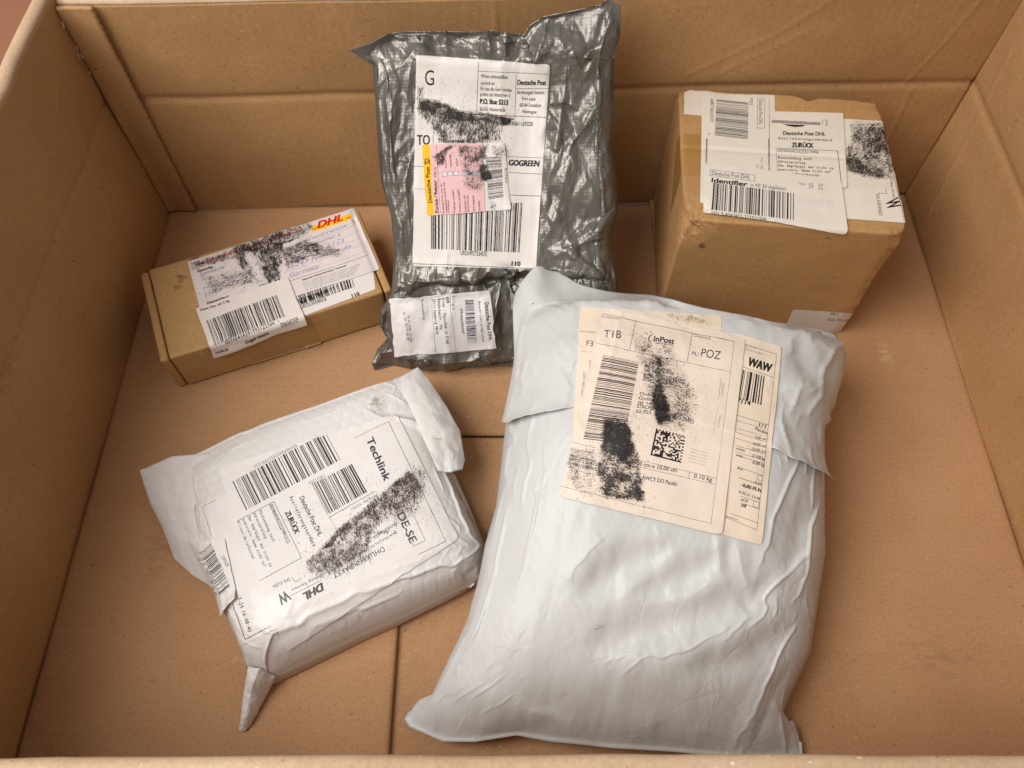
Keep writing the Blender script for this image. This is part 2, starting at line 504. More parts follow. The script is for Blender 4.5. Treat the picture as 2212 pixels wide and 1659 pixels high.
def project(Wp):
    q = Wp - np.array([0, 0, CAMH])
    fw = q[..., 1] * _cp - q[..., 2] * _sp
    up = q[..., 1] * _sp + q[..., 2] * _cp
    return CXP + FPX * q[..., 0] / fw, CYP - FPX * up / fw

def upsample(A, k=2):
    n, m = A.shape[:2]
    def up(B):
        C = np.zeros((B.shape[0] * 2 - 1,) + B.shape[1:])
        C[::2] = B
        Bp = np.concatenate([2 * B[:1] - B[1:2], B, 2 * B[-1:] - B[-2:-1]])
        C[1::2] = (-Bp[:-3] + 9 * Bp[1:-2] + 9 * Bp[2:-1] - Bp[3:]) / 16
        return C
    return np.swapaxes(up(np.swapaxes(up(A), 0, 1)), 0, 1)

def cloth(T, su, sv, iters=150, bend=0.25, grav=2.0e-5, noise=0.0006, seed=1, gap=0.002, X0=None, sub=2, pin=1.0, nscale=0.18):
    n, m, _ = T.shape
    ru = np.linalg.norm(T[1:] - T[:-1], axis=2); rv = np.linalg.norm(T[:, 1:] - T[:, :-1], axis=2)
    su_ = (su[1:] + su[:-1]) / 2; sv_ = (sv[:, 1:] + sv[:, :-1]) / 2
    def dg(a, b): return np.linalg.norm(a - b, axis=2)
    sm = 1 + (su + sv) / 2
    d1 = dg(T[1:, 1:], T[:-1, :-1]) * sm[1:, 1:]; d2 = dg(T[1:, :-1], T[:-1, 1:]) * sm[1:, :-1]
    ru = ru * (1 + su_); rv = rv * (1 + sv_)
    bu = (ru[1:] + ru[:-1]); bv = (rv[:, 1:] + rv[:, :-1])
    Nn = normals(T)
    X = (T if X0 is None else X0).copy()
    I, J = np.meshgrid(np.arange(n), np.arange(m), indexing='ij')
    nz = (fbm(I * nscale, J * nscale, seed, 3)) * 2
    edge = np.minimum(np.minimum(I, n - 1 - I), np.minimum(J, m - 1 - J))
    X = X + Nn * (np.abs(nz) * noise * np.clip(edge / 4, 0, 1))[..., None]
    V = np.zeros_like(X)
    def con(a, b, L, k):
        d = b - a
        l = np.sqrt((d * d).sum(2)) + 1e-12
        c = (k * 0.5 * (l - L) / l)[..., None] * d
        a += c; b -= c
    for it in range(iters):
        P0 = X.copy()
        V *= 0.93
        V -= Nn * grav
        X = X + V
        for s in range(sub):
            for st in (0, 1):
                k = (n - 1 - st) // 2
                con(X[st:st + 2 * k:2], X[st + 1:st + 1 + 2 * k:2], ru[st:st + 2 * k:2], 1.0)
                k = (m - 1 - st) // 2
                con(X[:, st:st + 2 * k:2], X[:, st + 1:st + 1 + 2 * k:2], rv[:, st:st + 2 * k:2], 1.0)
            for st in (0, 1):
                k = (n - 1 - st) // 2
                a, b = slice(st, st + 2 * k, 2), slice(st + 1, st + 1 + 2 * k, 2)
                con(X[a, :-1], X[b, 1:], d1[a], 0.35)
                con(X[b, :-1], X[a, 1:], d2[a], 0.35)
            for st in (0, 1, 2):
                k = (n - st) // 3
                if k > 0:
                    a = slice(st, st + 3 * k, 3); b = slice(st + 2, st + 3 * k, 3)
                    kk = min(len(range(*a.indices(n))), len(range(*b.indices(n))))
                    A_ = X[a][:kk]; B_ = X[b][:kk]; con(A_, B_, bu[a][:kk], bend)
                k = (m - st) // 3
                if k > 0:
                    a = slice(st, st + 3 * k, 3); b = slice(st + 2, st + 3 * k, 3)
                    kk = min(len(range(*a.indices(m))), len(range(*b.indices(m))))
                    A_ = X[:, a][:, :kk]; B_ = X[:, b][:, :kk]; con(A_, B_, bv[:, a][:, :kk], bend)
            # contents below the film
            h = ((X - T) * Nn).sum(2)
            pen = np.clip(-gap - h, 0, None)
            X += Nn * pen[..., None]
            tang = (X - P0) - Nn * (((X - P0) * Nn).sum(2))[..., None]
            X -= tang * (0.35 * (h < -gap * 0.7))[..., None]
            for sl in ((0, slice(None)), (-1, slice(None)), (slice(None), 0), (slice(None), -1)):
                X[sl] += (T[sl] - X[sl]) * pin
        V = X - P0
    return X

class Flat:
    def to_world(self, A): return A
    def hit(self, px, py, n):
        return at(px, py, n)

class Incline:
    """frame extruded along x from a profile curve in the y-z plane; (a, b, n) = (x, arc length, height off the curve)"""
    def __init__(self, prof):
        p = resample([(y, z) for y, z in prof], 400)
        for _ in range(400):   # smooth the corners
            p[1:-1] = 0.25 * p[:-2] + 0.5 * p[1:-1] + 0.25 * p[2:]
        self.p = p
        self.s = np.concatenate([[0], np.cumsum(np.hypot(*(np.diff(p, axis=0).T)))])
        t = np.gradient(p, axis=0); t /= np.linalg.norm(t, axis=1, keepdims=True)
        self.nr = np.stack([-t[:, 1], t[:, 0]], 1)
        self.t = t
    def to_world(self, A):
        b = A[..., 1]
        e0 = np.minimum(b, 0); e1 = np.maximum(b - self.s[-1], 0)
        f = lambda q: np.interp(b, self.s, q)
        y = f(self.p[:, 0]) + A[..., 2] * f(self.nr[:, 0]) + e1 * self.t[-1, 0] + e0 * self.t[0, 0]
        z = f(self.p[:, 1]) + A[..., 2] * f(self.nr[:, 1]) + e1 * self.t[-1, 1] + e0 * self.t[0, 1]
        return np.stack([A[..., 0], y, z], -1)
    def hit(self, px, py, n):
        d = ray(px, py)
        s = np.concatenate([[-0.05], self.s, [self.s[-1] + 0.08]])
        C = self.to_world(np.stack([0 * s, s, 0 * s + n], -1))
        # side of the ray in the y-z plane
        g = (C[:, 1]) * d[2] - (C[:, 2] - CAMH) * d[1]
        k = np.where(np.sign(g[:-1]) != np.sign(g[1:]))[0]
        if len(k) == 0: k = [np.argmin(np.abs(g[:-1]))]
        k = k[0]
        t = g[k] / (g[k] - g[k + 1] + 1e-15)
        b = s[k] + (s[k + 1] - s[k]) * t
        y = C[k, 1] + (C[k + 1, 1] - C[k, 1]) * t
        return np.array([d[0] * y / d[1], b, n])

def facet(x, y, seed=0):
    """crumpled sheet: heights on a warped lattice joined by flat triangles"""
    x = x + 0.55 * fbm(x * .55, y * .55, seed + 50, 3) * 2; y = y + 0.55 * fbm(x * .55 + 7, y * .55, seed + 51, 3) * 2
    vnoise(np.zeros(1), np.zeros(1), seed)
    T = _tabs[seed]
    xi = np.floor(x).astype(np.int64); yi = np.floor(y).astype(np.int64)
    fx = x - xi; fy = y - yi; xi &= 255; yi &= 255
    a = T[xi, yi]; b = T[xi + 1, yi]; c = T[xi, yi + 1]; d = T[xi + 1, yi + 1]
    flip = ((xi * 7 + yi * 13) % 3) == 0
    lo = np.where(fx > fy, a + (b - a) * fx + (d - b) * fy, a + (d - c) * fx + (c - a) * fy)
    up = np.where(fx + fy < 1, a + (b - a) * fx + (c - a) * fy, d + (c - d) * (1 - fx) + (b - d) * (1 - fy))
    return np.where(flip, up, lo) - .5

def fold_field(PX, PY, folds):
    """folds: (polyline in photo px, width px, height m, kind); tapered towards both ends"""
    d = np.zeros(PX.shape)
    for pts, wd, am, kind in folds:
        k = 3.4 if kind == 't' else 2.6
        x0 = min(p[0] for p in pts) - k * wd * 1.5; x1 = max(p[0] for p in pts) + k * wd * 1.5
        y0 = min(p[1] for p in pts) - k * wd * 1.5; y1 = max(p[1] for p in pts) + k * wd * 1.5
        msk = (PX > x0) & (PX < x1) & (PY > y0) & (PY < y1)
        if not msk.any(): continue
        X, Y = PX[msk], PY[msk]
        X = X + 10 * fbm(PX[msk] / 45, PY[msk] / 45, 71, 3); Y = Y + 10 * fbm(PX[msk] / 45, PY[msk] / 45, 72, 3)
        best = np.full(X.shape, 1e9); sg = np.zeros(X.shape); tt = np.zeros(X.shape)
        ln = [math.hypot(q[0] - p[0], q[1] - p[1]) for p, q in zip(pts[:-1], pts[1:])]; tot = sum(ln); acc = 0
        for (p, q, L_) in zip(pts[:-1], pts[1:], ln):
            dx, dy = q[0] - p[0], q[1] - p[1]
            t = np.clip(((X - p[0]) * dx + (Y - p[1]) * dy) / (L_ * L_), 0, 1)
            D = np.hypot(X - p[0] - t * dx, Y - p[1] - t * dy)
            g = D < best
            best = np.where(g, D, best); sg = np.where(g, np.sign((X - p[0]) * dy - (Y - p[1]) * dx), sg); tt = np.where(g, (acc + t * L_) / tot, tt)
            acc += L_
        tp = np.clip(np.minimum(tt, 1 - tt) / .3, 0, 1) ** .8
        wide = wd * (.55 + .75 * tp)
        if kind == 'g': f = np.exp(-(best / wide) ** 2)
        else:
            w2 = np.where(sg * (1 if (int(abs(pts[0][0])) % 2) else -1) > 0, wide * 1.0, wide * 3.2)
            f = np.clip(1 - best / w2, 0, 1) ** 1.25
        d[msk] += am * f * (.12 + .88 * tp)
    return d

def smear(A, c):
    for _ in range(c):
        A = A.copy()
        A[1:-1] = (A[:-2] + 2 * A[1:-1] + A[2:]) / 4
        A[:, 1:-1] = (A[:, :-2] + 2 * A[:, 1:-1] + A[:, 2:]) / 4
    return A

def relax_inside(A, c):
    for _ in range(c):
        B = A.copy()
        B[1:-1, 1:-1] = .5 * A[1:-1, 1:-1] + .125 * (A[:-2, 1:-1] + A[2:, 1:-1] + A[1:-1, :-2] + A[1:-1, 2:])
        A = B
    return A

def make_bag(name, root, mat, frame, sides, n, m, height, folds, su, sv, under, iters=(160, 60), bend=0.25, seed=1,
             grav=2e-5, noise=(0.0008, 0.0004), crinkle=None, gap=0.002, pin=1.0, part='body', extra_slack=.004, relax=0, zmin=0.0012, ymax=None):
    Lf, Rt, Bt, Tp = [resample([frame.hit(*p) for p in sd], k) for sd, k in zip(sides, (m, m, n, n))]
    # make the shared corners exact
    Lf[0] = Bt[0]; Lf[-1] = Tp[0]; Rt[0] = Bt[-1]; Rt[-1] = Tp[-1]
    T = coons(Lf, Rt, Bt, Tp, n, m)
    T = relax_inside(T, relax)
    U, Vv = np.meshgrid(np.linspace(0, 1, n), np.linspace(0, 1, m), indexing='ij')
    T0 = T.copy()
    T[..., 2] += height(U, Vv)
    PX, PY = project(frame.to_world(T))
    T[..., 2] += fold_field(PX, PY, folds)
    a, b = su(U, Vv, PX, PY), sv(U, Vv, PX, PY)
    X = cloth(T, a, b, iters[0], bend, grav, noise[0], seed, gap, pin=pin)
    T2, X2 = upsample(T), upsample(X)
    a2, b2 = upsample(a[..., None])[..., 0] , upsample(b[..., None])[..., 0]
    X = cloth(T2, a2 + extra_slack, b2 + extra_slack, iters[1], bend * 0.6, grav * 0.5, noise[1], seed + 5, gap, X0=X2, pin=pin)
    if crinkle is not None:
        W0 = frame.to_world(X)
        px, py = project(W0)
        nn_, mm_ = X.shape[:2]
        I_, J_ = np.meshgrid(np.arange(nn_), np.arange(mm_), indexing='ij')
        ed = np.clip(np.minimum(np.minimum(I_, nn_ - 1 - I_), np.minimum(J_, mm_ - 1 - J_)) / 9., 0, 1)
        X = X + normals(X) * (crinkle(X, px, py) * (.06 + .94 * ed))[..., None]
    W_ = frame.to_world(X)
    W_[..., 2] = np.maximum(W_[..., 2], zmin)
    if ymax is not None: W_[..., 1] = np.minimum(W_[..., 1], ymax)
    U2 = upsample(U[..., None])[..., 0]; V2 = upsample(Vv[..., None])[..., 0]
    B = upsample(T0)
    B[..., 2] -= under(U2, V2)
    B[0], B[-1], B[:, 0], B[:, -1] = X[0], X[-1], X[:, 0], X[:, -1]
    Bw = frame.to_world(B)
    Bw[..., 2] = np.maximum(Bw[..., 2], zmin - 0.0004)
    if ymax is not None: Bw[..., 1] = np.minimum(Bw[..., 1], ymax)
    nn, mm = W_.shape[:2]
    # join top and underside along the seam
    top = W_.reshape(-1, 3); off = nn * mm
    bi = np.arange(nn * mm).reshape(nn, mm) + off
    t_i = np.arange(nn * mm).reshape(nn, mm)
    bi[0], bi[-1], bi[:, 0], bi[:, -1] = t_i[0], t_i[-1], t_i[:, 0], t_i[:, -1]
    f2 = np.stack([bi[:-1, :-1], bi[:-1, 1:], bi[1:, 1:], bi[1:, :-1]], -1).reshape(-1, 4)
    allv = np.concatenate([top, Bw.reshape(-1, 3)])
    fs = np.concatenate([grid_faces(nn, mm), f2])
    # drop unused vertices
    used = np.zeros(len(allv), bool); used[fs.ravel()] = True
    remap = np.cumsum(used) - 1
    uvs = np.concatenate([np.stack([X[..., 0].ravel(), X[..., 1].ravel()], -1)] * 2)[used]
    o = mesh_obj(part, allv[used], remap[fs], mat, root, True, uvs=uvs)
    tv = W_.reshape(-1, 3)
    BODY[name] = BVHTree.FromPolygons([Vector(v) for v in tv], grid_faces(nn, mm).tolist())
    return o, W_

def film(name, base, rough=0.35, spec=0.5, metallic=0.0, dots=0.0, crumple=0.3, cscale=60, sss=0.0, coat=0.0, var=None, dirt=0.0, lines=0.0):
    m, nt, b = new_mat(name)
    N, L = nt.nodes, nt.links
    tc = N.new('ShaderNodeTexCoord')
    b.inputs['Base Color'].default_value = (*base, 1)
    n1 = N.new('ShaderNodeTexNoise'); n1.inputs['Scale'].default_value = 14; n1.inputs['Detail'].default_value = 5
    L.new(tc.outputs['Object'], n1.inputs['Vector'])
    cr = N.new('ShaderNodeValToRGB')
    v = var or tuple(c * 0.88 for c in base)
    cr.color_ramp.elements[0].position = .3; cr.color_ramp.elements[1].position = .7
    cr.color_ramp.elements[0].color = (*v, 1); cr.color_ramp.elements[1].color = (*base, 1)
    L.new(n1.outputs[0], cr.inputs[0])
    csock = cr.outputs[0]
    if dirt > 0:
        n3 = N.new('ShaderNodeTexNoise'); n3.inputs['Scale'].default_value = 55; n3.inputs['Detail'].default_value = 8
        n3.inputs['Roughness'].default_value = 0.75
        mp = N.new('ShaderNodeMapping'); mp.inputs['Scale'].default_value = (1.5, .6, 1); mp.inputs['Rotation'].default_value = (0, 0, .6)
        L.new(tc.outputs['Object'], mp.inputs[0]); L.new(mp.outputs[0], n3.inputs['Vector'])
        r3 = N.new('ShaderNodeValToRGB'); r3.color_ramp.elements[0].position = .66; r3.color_ramp.elements[1].position = .76
        L.new(n3.outputs[0], r3.inputs[0])
        mx = N.new('ShaderNodeMix'); mx.data_type = 'RGBA'
        mm = N.new('ShaderNodeMath'); mm.operation = 'MULTIPLY'; mm.inputs[1].default_value = dirt
        L.new(r3.outputs[0], mm.inputs[0]); L.new(mm.outputs[0], mx.inputs[0])
        L.new(csock, mx.inputs[6]); mx.inputs[7].default_value = (0.30, 0.26, 0.2, 1)
        csock = mx.outputs[2]
    L.new(csock, b.inputs['Base Color'])
    b.inputs['Roughness'].default_value = rough
    b.inputs['Metallic'].default_value = metallic
    b.inputs['Specular IOR Level'].default_value = spec
    b.inputs['Coat Weight'].default_value = coat
    b.inputs['Coat Roughness'].default_value = 0.12
    if sss > 0:
        b.inputs['Subsurface Weight'].default_value = sss
        b.inputs['Subsurface Radius'].default_value = (0.01, 0.009, 0.008)
        b.inputs['Subsurface Scale'].default_value = 0.5
    # crinkle relief: warped voronoi facets plus fine noise
    vo = N.new('ShaderNodeTexVoronoi'); vo.feature = 'F1'; vo.inputs['Scale'].default_value = cscale
    wp = N.new('ShaderNodeTexNoise'); wp.inputs['Scale'].default_value = 25; wp.inputs['Detail'].default_value = 4
    L.new(tc.outputs['Object'], wp.inputs['Vector'])
    va = N.new('ShaderNodeVectorMath'); va.operation = 'MULTIPLY_ADD'
    va.inputs[1].default_value = (0.06,) * 3
    L.new(wp.outputs[1], va.inputs[0]); L.new(tc.outputs['Object'], va.inputs[2])
    L.new(va.outputs[0], vo.inputs['Vector'])
    n2 = N.new('ShaderNodeTexNoise'); n2.inputs['Scale'].default_value = 90; n2.inputs['Detail'].default_value = 6
    n2.inputs['Distortion'].default_value = 1.2
    L.new(tc.outputs['Object'], n2.inputs['Vector'])
    ad = N.new('ShaderNodeMath'); ad.operation = 'MULTIPLY_ADD'; ad.inputs[1].default_value = 0.6
    L.new(vo.outputs[0], ad.inputs[0]); L.new(n2.outputs[0], ad.inputs[2])
    bp = N.new('ShaderNodeBump'); bp.inputs['Strength'].default_value = crumple; bp.inputs['Distance'].default_value = 0.0012
    L.new(ad.outputs[0], bp.inputs['Height'])
    last = bp.outputs[0]
    for k in range(2 if lines > 0 else 0):
        # thin straight creases left by handling
        mp = N.new('ShaderNodeMapping'); mp.inputs['Rotation'].default_value = (0, 0, (0.5, -0.35)[k]); mp.inputs['Scale'].default_value = (1.0, 0.28, 1.0)
        vd = N.new('ShaderNodeVectorMath'); vd.operation = 'MULTIPLY_ADD'; vd.inputs[1].default_value = (0.025,) * 3
        L.new(wp.outputs[1], vd.inputs[0]); L.new(tc.outputs['Object'], vd.inputs[2]); L.new(vd.outputs[0], mp.inputs[0])
        v4 = N.new('ShaderNodeTexVoronoi'); v4.feature = 'DISTANCE_TO_EDGE'; v4.inputs['Scale'].default_value = (28, 55)[k]
        L.new(mp.outputs[0], v4.inputs['Vector'])
        r4 = N.new('ShaderNodeMapRange'); r4.inputs['From Max'].default_value = .05
        L.new(v4.outputs[0], r4.inputs[0])
        nm = N.new('ShaderNodeMapRange'); nm.inputs['From Min'].default_value = .45; nm.inputs['From Max'].default_value = .62
        L.new(n1.outputs[0], nm.inputs[0])
        mm_ = N.new('ShaderNodeMath'); mm_.operation = 'MULTIPLY'; mm_.inputs[1].default_value = lines
        L.new(nm.outputs[0], mm_.inputs[0])
        b4 = N.new('ShaderNodeBump'); b4.inputs['Distance'].default_value = .0008
        L.new(mm_.outputs[0], b4.inputs['Strength']); L.new(r4.outputs[0], b4.inputs['Height']); L.new(last, b4.inputs['Normal'])
        last = b4.outputs[0]
    if dots > 0:
        uv = N.new('ShaderNodeUVMap')
        sc = N.new('ShaderNodeVectorMath'); sc.operation = 'SCALE'; sc.inputs['Scale'].default_value = 1 / 0.0027
        L.new(uv.outputs[0], sc.inputs[0])
        v2 = N.new('ShaderNodeTexVoronoi'); v2.inputs['Scale'].default_value = 1.0; v2.inputs['Randomness'].default_value = 0.15
        v2.voronoi_dimensions = '2D'
        L.new(sc.outputs[0], v2.inputs['Vector'])
        r2 = N.new('ShaderNodeMapRange'); r2.inputs['From Min'].default_value = 0.12; r2.inputs['From Max'].default_value = 0.34
        r2.inputs['To Min'].default_value = 1; r2.inputs['To Max'].default_value = 0
        L.new(v2.outputs[0], r2.inputs[0])
        b2 = N.new('ShaderNodeBump'); b2.inputs['Strength'].default_value = dots; b2.inputs['Distance'].default_value = 0.0006
        L.new(r2.outputs[0], b2.inputs['Height']); L.new(last, b2.inputs['Normal'])
        last = b2.outputs[0]
    L.new(last, b.inputs['Normal'])
    return m

M['white_film'] = film('white_mailer_film', (0.59, 0.587, 0.575), rough=0.46, spec=0.40, crumple=0.06, cscale=38, coat=0.07, lines=0.2, var=(0.55, 0.548, 0.535), dirt=0.25)
M['grey_film'] = film('silver_grey_film', (0.26, 0.243, 0.215), rough=0.40, spec=0.5, metallic=0.62, dots=0.16, crumple=0.2, lines=0.3, cscale=55, var=(0.16, 0.15, 0.135))
M['bubble_film'] = film('white_bubble_mailer', (0.70, 0.68, 0.67), rough=0.5, spec=0.36, crumple=0.08, cscale=70, coat=0.0, var=(0.67, 0.64, 0.60), lines=0.12)

def pil(t, p): return np.clip(1 - np.abs(2 * t - 1) ** p, 0, 1)

# ---- silver grey bag leaning on the back wall
grey = tag(empty('grey_poly_mailer', (0.0, 0.45, 0.0)), 'shiny crumpled silver grey plastic mailing bag leaning against the back wall', 'parcel')
GF = Incline([(0.362, -0.028), (0.372, 0.02), (0.385, 0.052), (0.412, 0.092), (0.44, 0.12), (0.52, 0.207), (0.556, 0.246), (0.575, 0.268)])
e = -0.022
gl = [(809, 800, -.012), (803, 785, -.012), (816, 752, e), (835, 735, e), (819, 705, e), (821, 672, e), (845, 634, e), (853, 544, e), (845, 465, e), (823, 391, e), (814, 281, e), (811, 219, e), (804, 140, -.015), (753, 108, -.004)]
gr = [(1330, 800, -.012), (1336, 700, e), (1336, 628, e), (1334, 590, e), (1322, 540, e), (1321, 503, e), (1335, 458, e), (1332, 391, e), (1321, 312, e), (1326, 219, e), (1325, 175, e), (1328, 122, -.015), (1340, 78, -.01), (1341, 10, 0)]
gb = [(809, 800, -.012), (851, 802, -.02), (907, 799, -.02), (970, 806, -.02), (1032, 806, -.02), (1104, 803, -.02), (1330, 800, -.012)]
gt = [(753, 108, -.004), (798, 94, -.008), (836, 73, -.012), (870, 67, -.014), (939, 67, -.014), (1032, 69, -.014), (1064, 65, -.012), (1107, 72, -.016), (1132, 74, -.016), (1145, 53, -.014), (1173, 36, -.012), (1251, 20, -.006), (1301, 8, 0), (1312, -6, 0), (1341, 10, 0)]
def z1(x, y): return (720 + .3125 * x, .3125 * y)
def z2(x, y): return (720 + .3125 * x, 403.2 + .3125 * y)
def zz(f, *p): return [f(*q) for q in p]
gfolds = [
    (zz(z1, (540, 440), (500, 700), (440, 1000), (430, 1150)), 11, .0045, 't'),
    (zz(z1, (350, 470), (400, 700), (380, 950), (440, 1300)), 12, .004, 't'),
    (zz(z1, (480, 560), (450, 900), (400, 1060)), 9, -.004, 't'),
    (zz(z1, (330, 600), (340, 900), (400, 1300)), 7, -.003, 't'),
    (zz(z1, (560, 1000), (500, 1250), (520, 1600)), 8, .003, 't'),
    (zz(z1, (1130, 230), (1140, 400)), 12, -.014, 't'),
    (zz(z1, (1200, 230), (1180, 400)), 9, .008, 't'),
    (zz(z1, (1060, 200), (1090, 420)), 10, .006, 't'),
    (zz(z1, (1290, 260), (1240, 420)), 9, -.007, 't'),
    (zz(z1, (1480, 120), (1400, 400), (1320, 430)), 14, .010, 't'),
    (zz(z1, (800, 240), (840, 400)), 10, -.004, 't'),
    (zz(z1, (640, 240), (480, 420)), 14, .005, 't'),
    (zz(z1, (1880, 100), (1800, 500), (1700, 800)), 22, -.008, 'g'),
    (zz(z1, (1650, 200), (1600, 500), (1500, 700)), 26, .006, 'g'),
    (zz(z1, (1480, 740), (1580, 700), (1700, 760)), 9, .005, 't'),
    (zz(z1, (1490, 760), (1560, 900), (1540, 1050)), 8, .006, 't'),
    (zz(z1, (1510, 830), (1600, 1000), (1590, 1080)), 10, -.006, 't'),
    (zz(z1, (1620, 1040), (1720, 900), (1850, 700)), 12, .005, 't'),
    (zz(z1, (1500, 1300), (1700, 1500), (1880, 1560)), 14, -.005, 'g'),
    (zz(z1, (1640, 1080), (1560, 1400), (1480, 1650)), 12, .005, 't'),
    (zz(z2, (1500, 500), (1750, 380), (1960, 200)), 12, .006, 't'),
    (zz(z2, (1500, 420), (1800, 250), (1960, 100)), 10, -.005, 't'),
    (zz(z2, (1820, 590), (1650, 470), (1600, 440)), 10, .006, 't'),
    (zz(z2, (1830, 590), (1830, 350), (1900, 200)), 8, .004, 't'),
    (zz(z2, (420, 740), (700, 700), (1000, 690), (1400, 640), (1900, 640)), 14, -.012, 't'),
    (zz(z2, (480, 660), (800, 640), (1100, 640), (1340, 600)), 8, .009, 't'),
    (zz(z2, (500, 600), (540, 690), (500, 740)), 8, .006, 't'),
    (zz(z2, (700, 580), (680, 690)), 9, .006, 't'),
    (zz(z2, (860, 580), (900, 680)), 8, -.006, 't'),
    (zz(z2, (1000, 580), (960, 690)), 8, .006, 't'),
    (zz(z2, (1180, 590), (1260, 690)), 9, .006, 't'),
    (zz(z2, (1080, 600), (1120, 690)), 8, -.006, 't'),
    (zz(z2, (420, 1180), (600, 1200), (900, 1210), (1200, 1130)), 14, .005, 't'),
    (zz(z2, (380, 860), (340, 1000), (420, 1100)), 10, -.006, 't'),
    (zz(z2, (300, 1240), (330, 1130), (420, 1150)), 8, .006, 't'),
    (zz(z2, (1180, 760), (1150, 1000), (1230, 1200)), 10, -.005, 't'),
    (zz(z2, (900, 1240), (1000, 1180), (1100, 1260)), 8, .004, 't'),
]
gfolds = [(p, w_ * 1.15, a * .62, k) for p, w_, a, k in gfolds]
def gh(U, V):
    body = pil(U, 5) ** .55 * (sstep(0, .10, V) * (1 - sstep(.90, 1.0, V)))
    return 0.022 * body
glabel = [z1(575, 385), z1(1495, 445), z1(1400, 1840), z1(545, 1800)]
def gsl(base_, amp):
    def f(U, V, PX, PY):
        inl = in_poly(PX, PY, glabel)
        s = base_ + amp * vnoise(PX / 60, PY / 60, 3)
        s = s + 0.05 * np.exp(-((PY - 605) / 30) ** 2) + 0.04 * np.exp(-((PX - 1110) / 60) ** 2 - ((PY - 95) / 40) ** 2)
        return np.where(inl, 0.004, s)
    return f
grey_body, GW = make_bag('grey', grey, M['grey_film'], GF, (gl, gr, gb, gt), 125, 190, gh, gfolds, gsl(.008, .018), gsl(.006, .016),
                     lambda U, V: 0.02 * pil(U, 6) * pil(V, 8), iters=(150, 60), bend=.12, seed=4, ymax=0.588,
                     crinkle=lambda X, px, py: smear(np.where(in_poly(px, py, glabel), .12, 1.0), 3) * (.0085 * facet((px + .18 * py) / 50, (py - .1 * px) / 190, 31) + .0044 * facet((px - .45 * py) / 30, (py + .4 * px) / 110, 35) + .0018 * facet((px + .5 * py) / 17, (py - .4 * px) / 60, 38) + .0008 * facet(px / 8, py / 14, 39)))

# ---- big white bag in front
white = tag(empty('white_poly_mailer', (0.08, 0.22, 0.0)), 'large wrinkled white plastic mailing bag with two cream labels in the foreground', 'parcel')
WF = Flat()
wl = [(873, 1551, .004), (905, 1511, .010), (934, 1500, .018), (971, 1420, .03), (1010, 1340, .035), (1034, 1250, .04), (1048, 1176, .045), (1072, 1092, .05), (1092, 920, .06), (1110, 790, .075), (1120, 700, .085), (1150, 655, .10)]
wr = [(1736, 1640, .004), (1735, 1614, .006), (1721, 1565, .012), (1690, 1540, .025), (1751, 1410, .035), (1783, 1190, .05), (1778, 1037, .055), (1779, 921, .06), (1806, 860, .07), (1820, 813, .08), (1824, 764, .085), (1806, 722, .085)]
wb = [(873, 1551, .004), (882, 1570, .003), (957, 1603, .006), (1027, 1604, .010), (1116, 1590, .012), (1191, 1604, .012), (1327, 1618, .012), (1450, 1625, .012), (1600, 1640, .012), (1736, 1640, .004)]
wt = [(1150, 655, .10), (1220, 658, .09), (1290, 655, .09), (1412, 662, .085), (1467, 680, .085), (1532, 694, .085), (1591, 700, .085), (1649, 712, .085), (1707, 722, .085), (1770, 722, .085), (1806, 722, .085)]
def z4(x, y): return ((1450 + .8137 * x) / 1.736, (1830 + .8137 * y) / 1.736)
def z6(x, y): return ((1850 + .6329 * x) / 1.736, (1000 + .6329 * y) / 1.736)
def zc(x, y): return (864 + .6486 * x, 583 + .6486 * y)
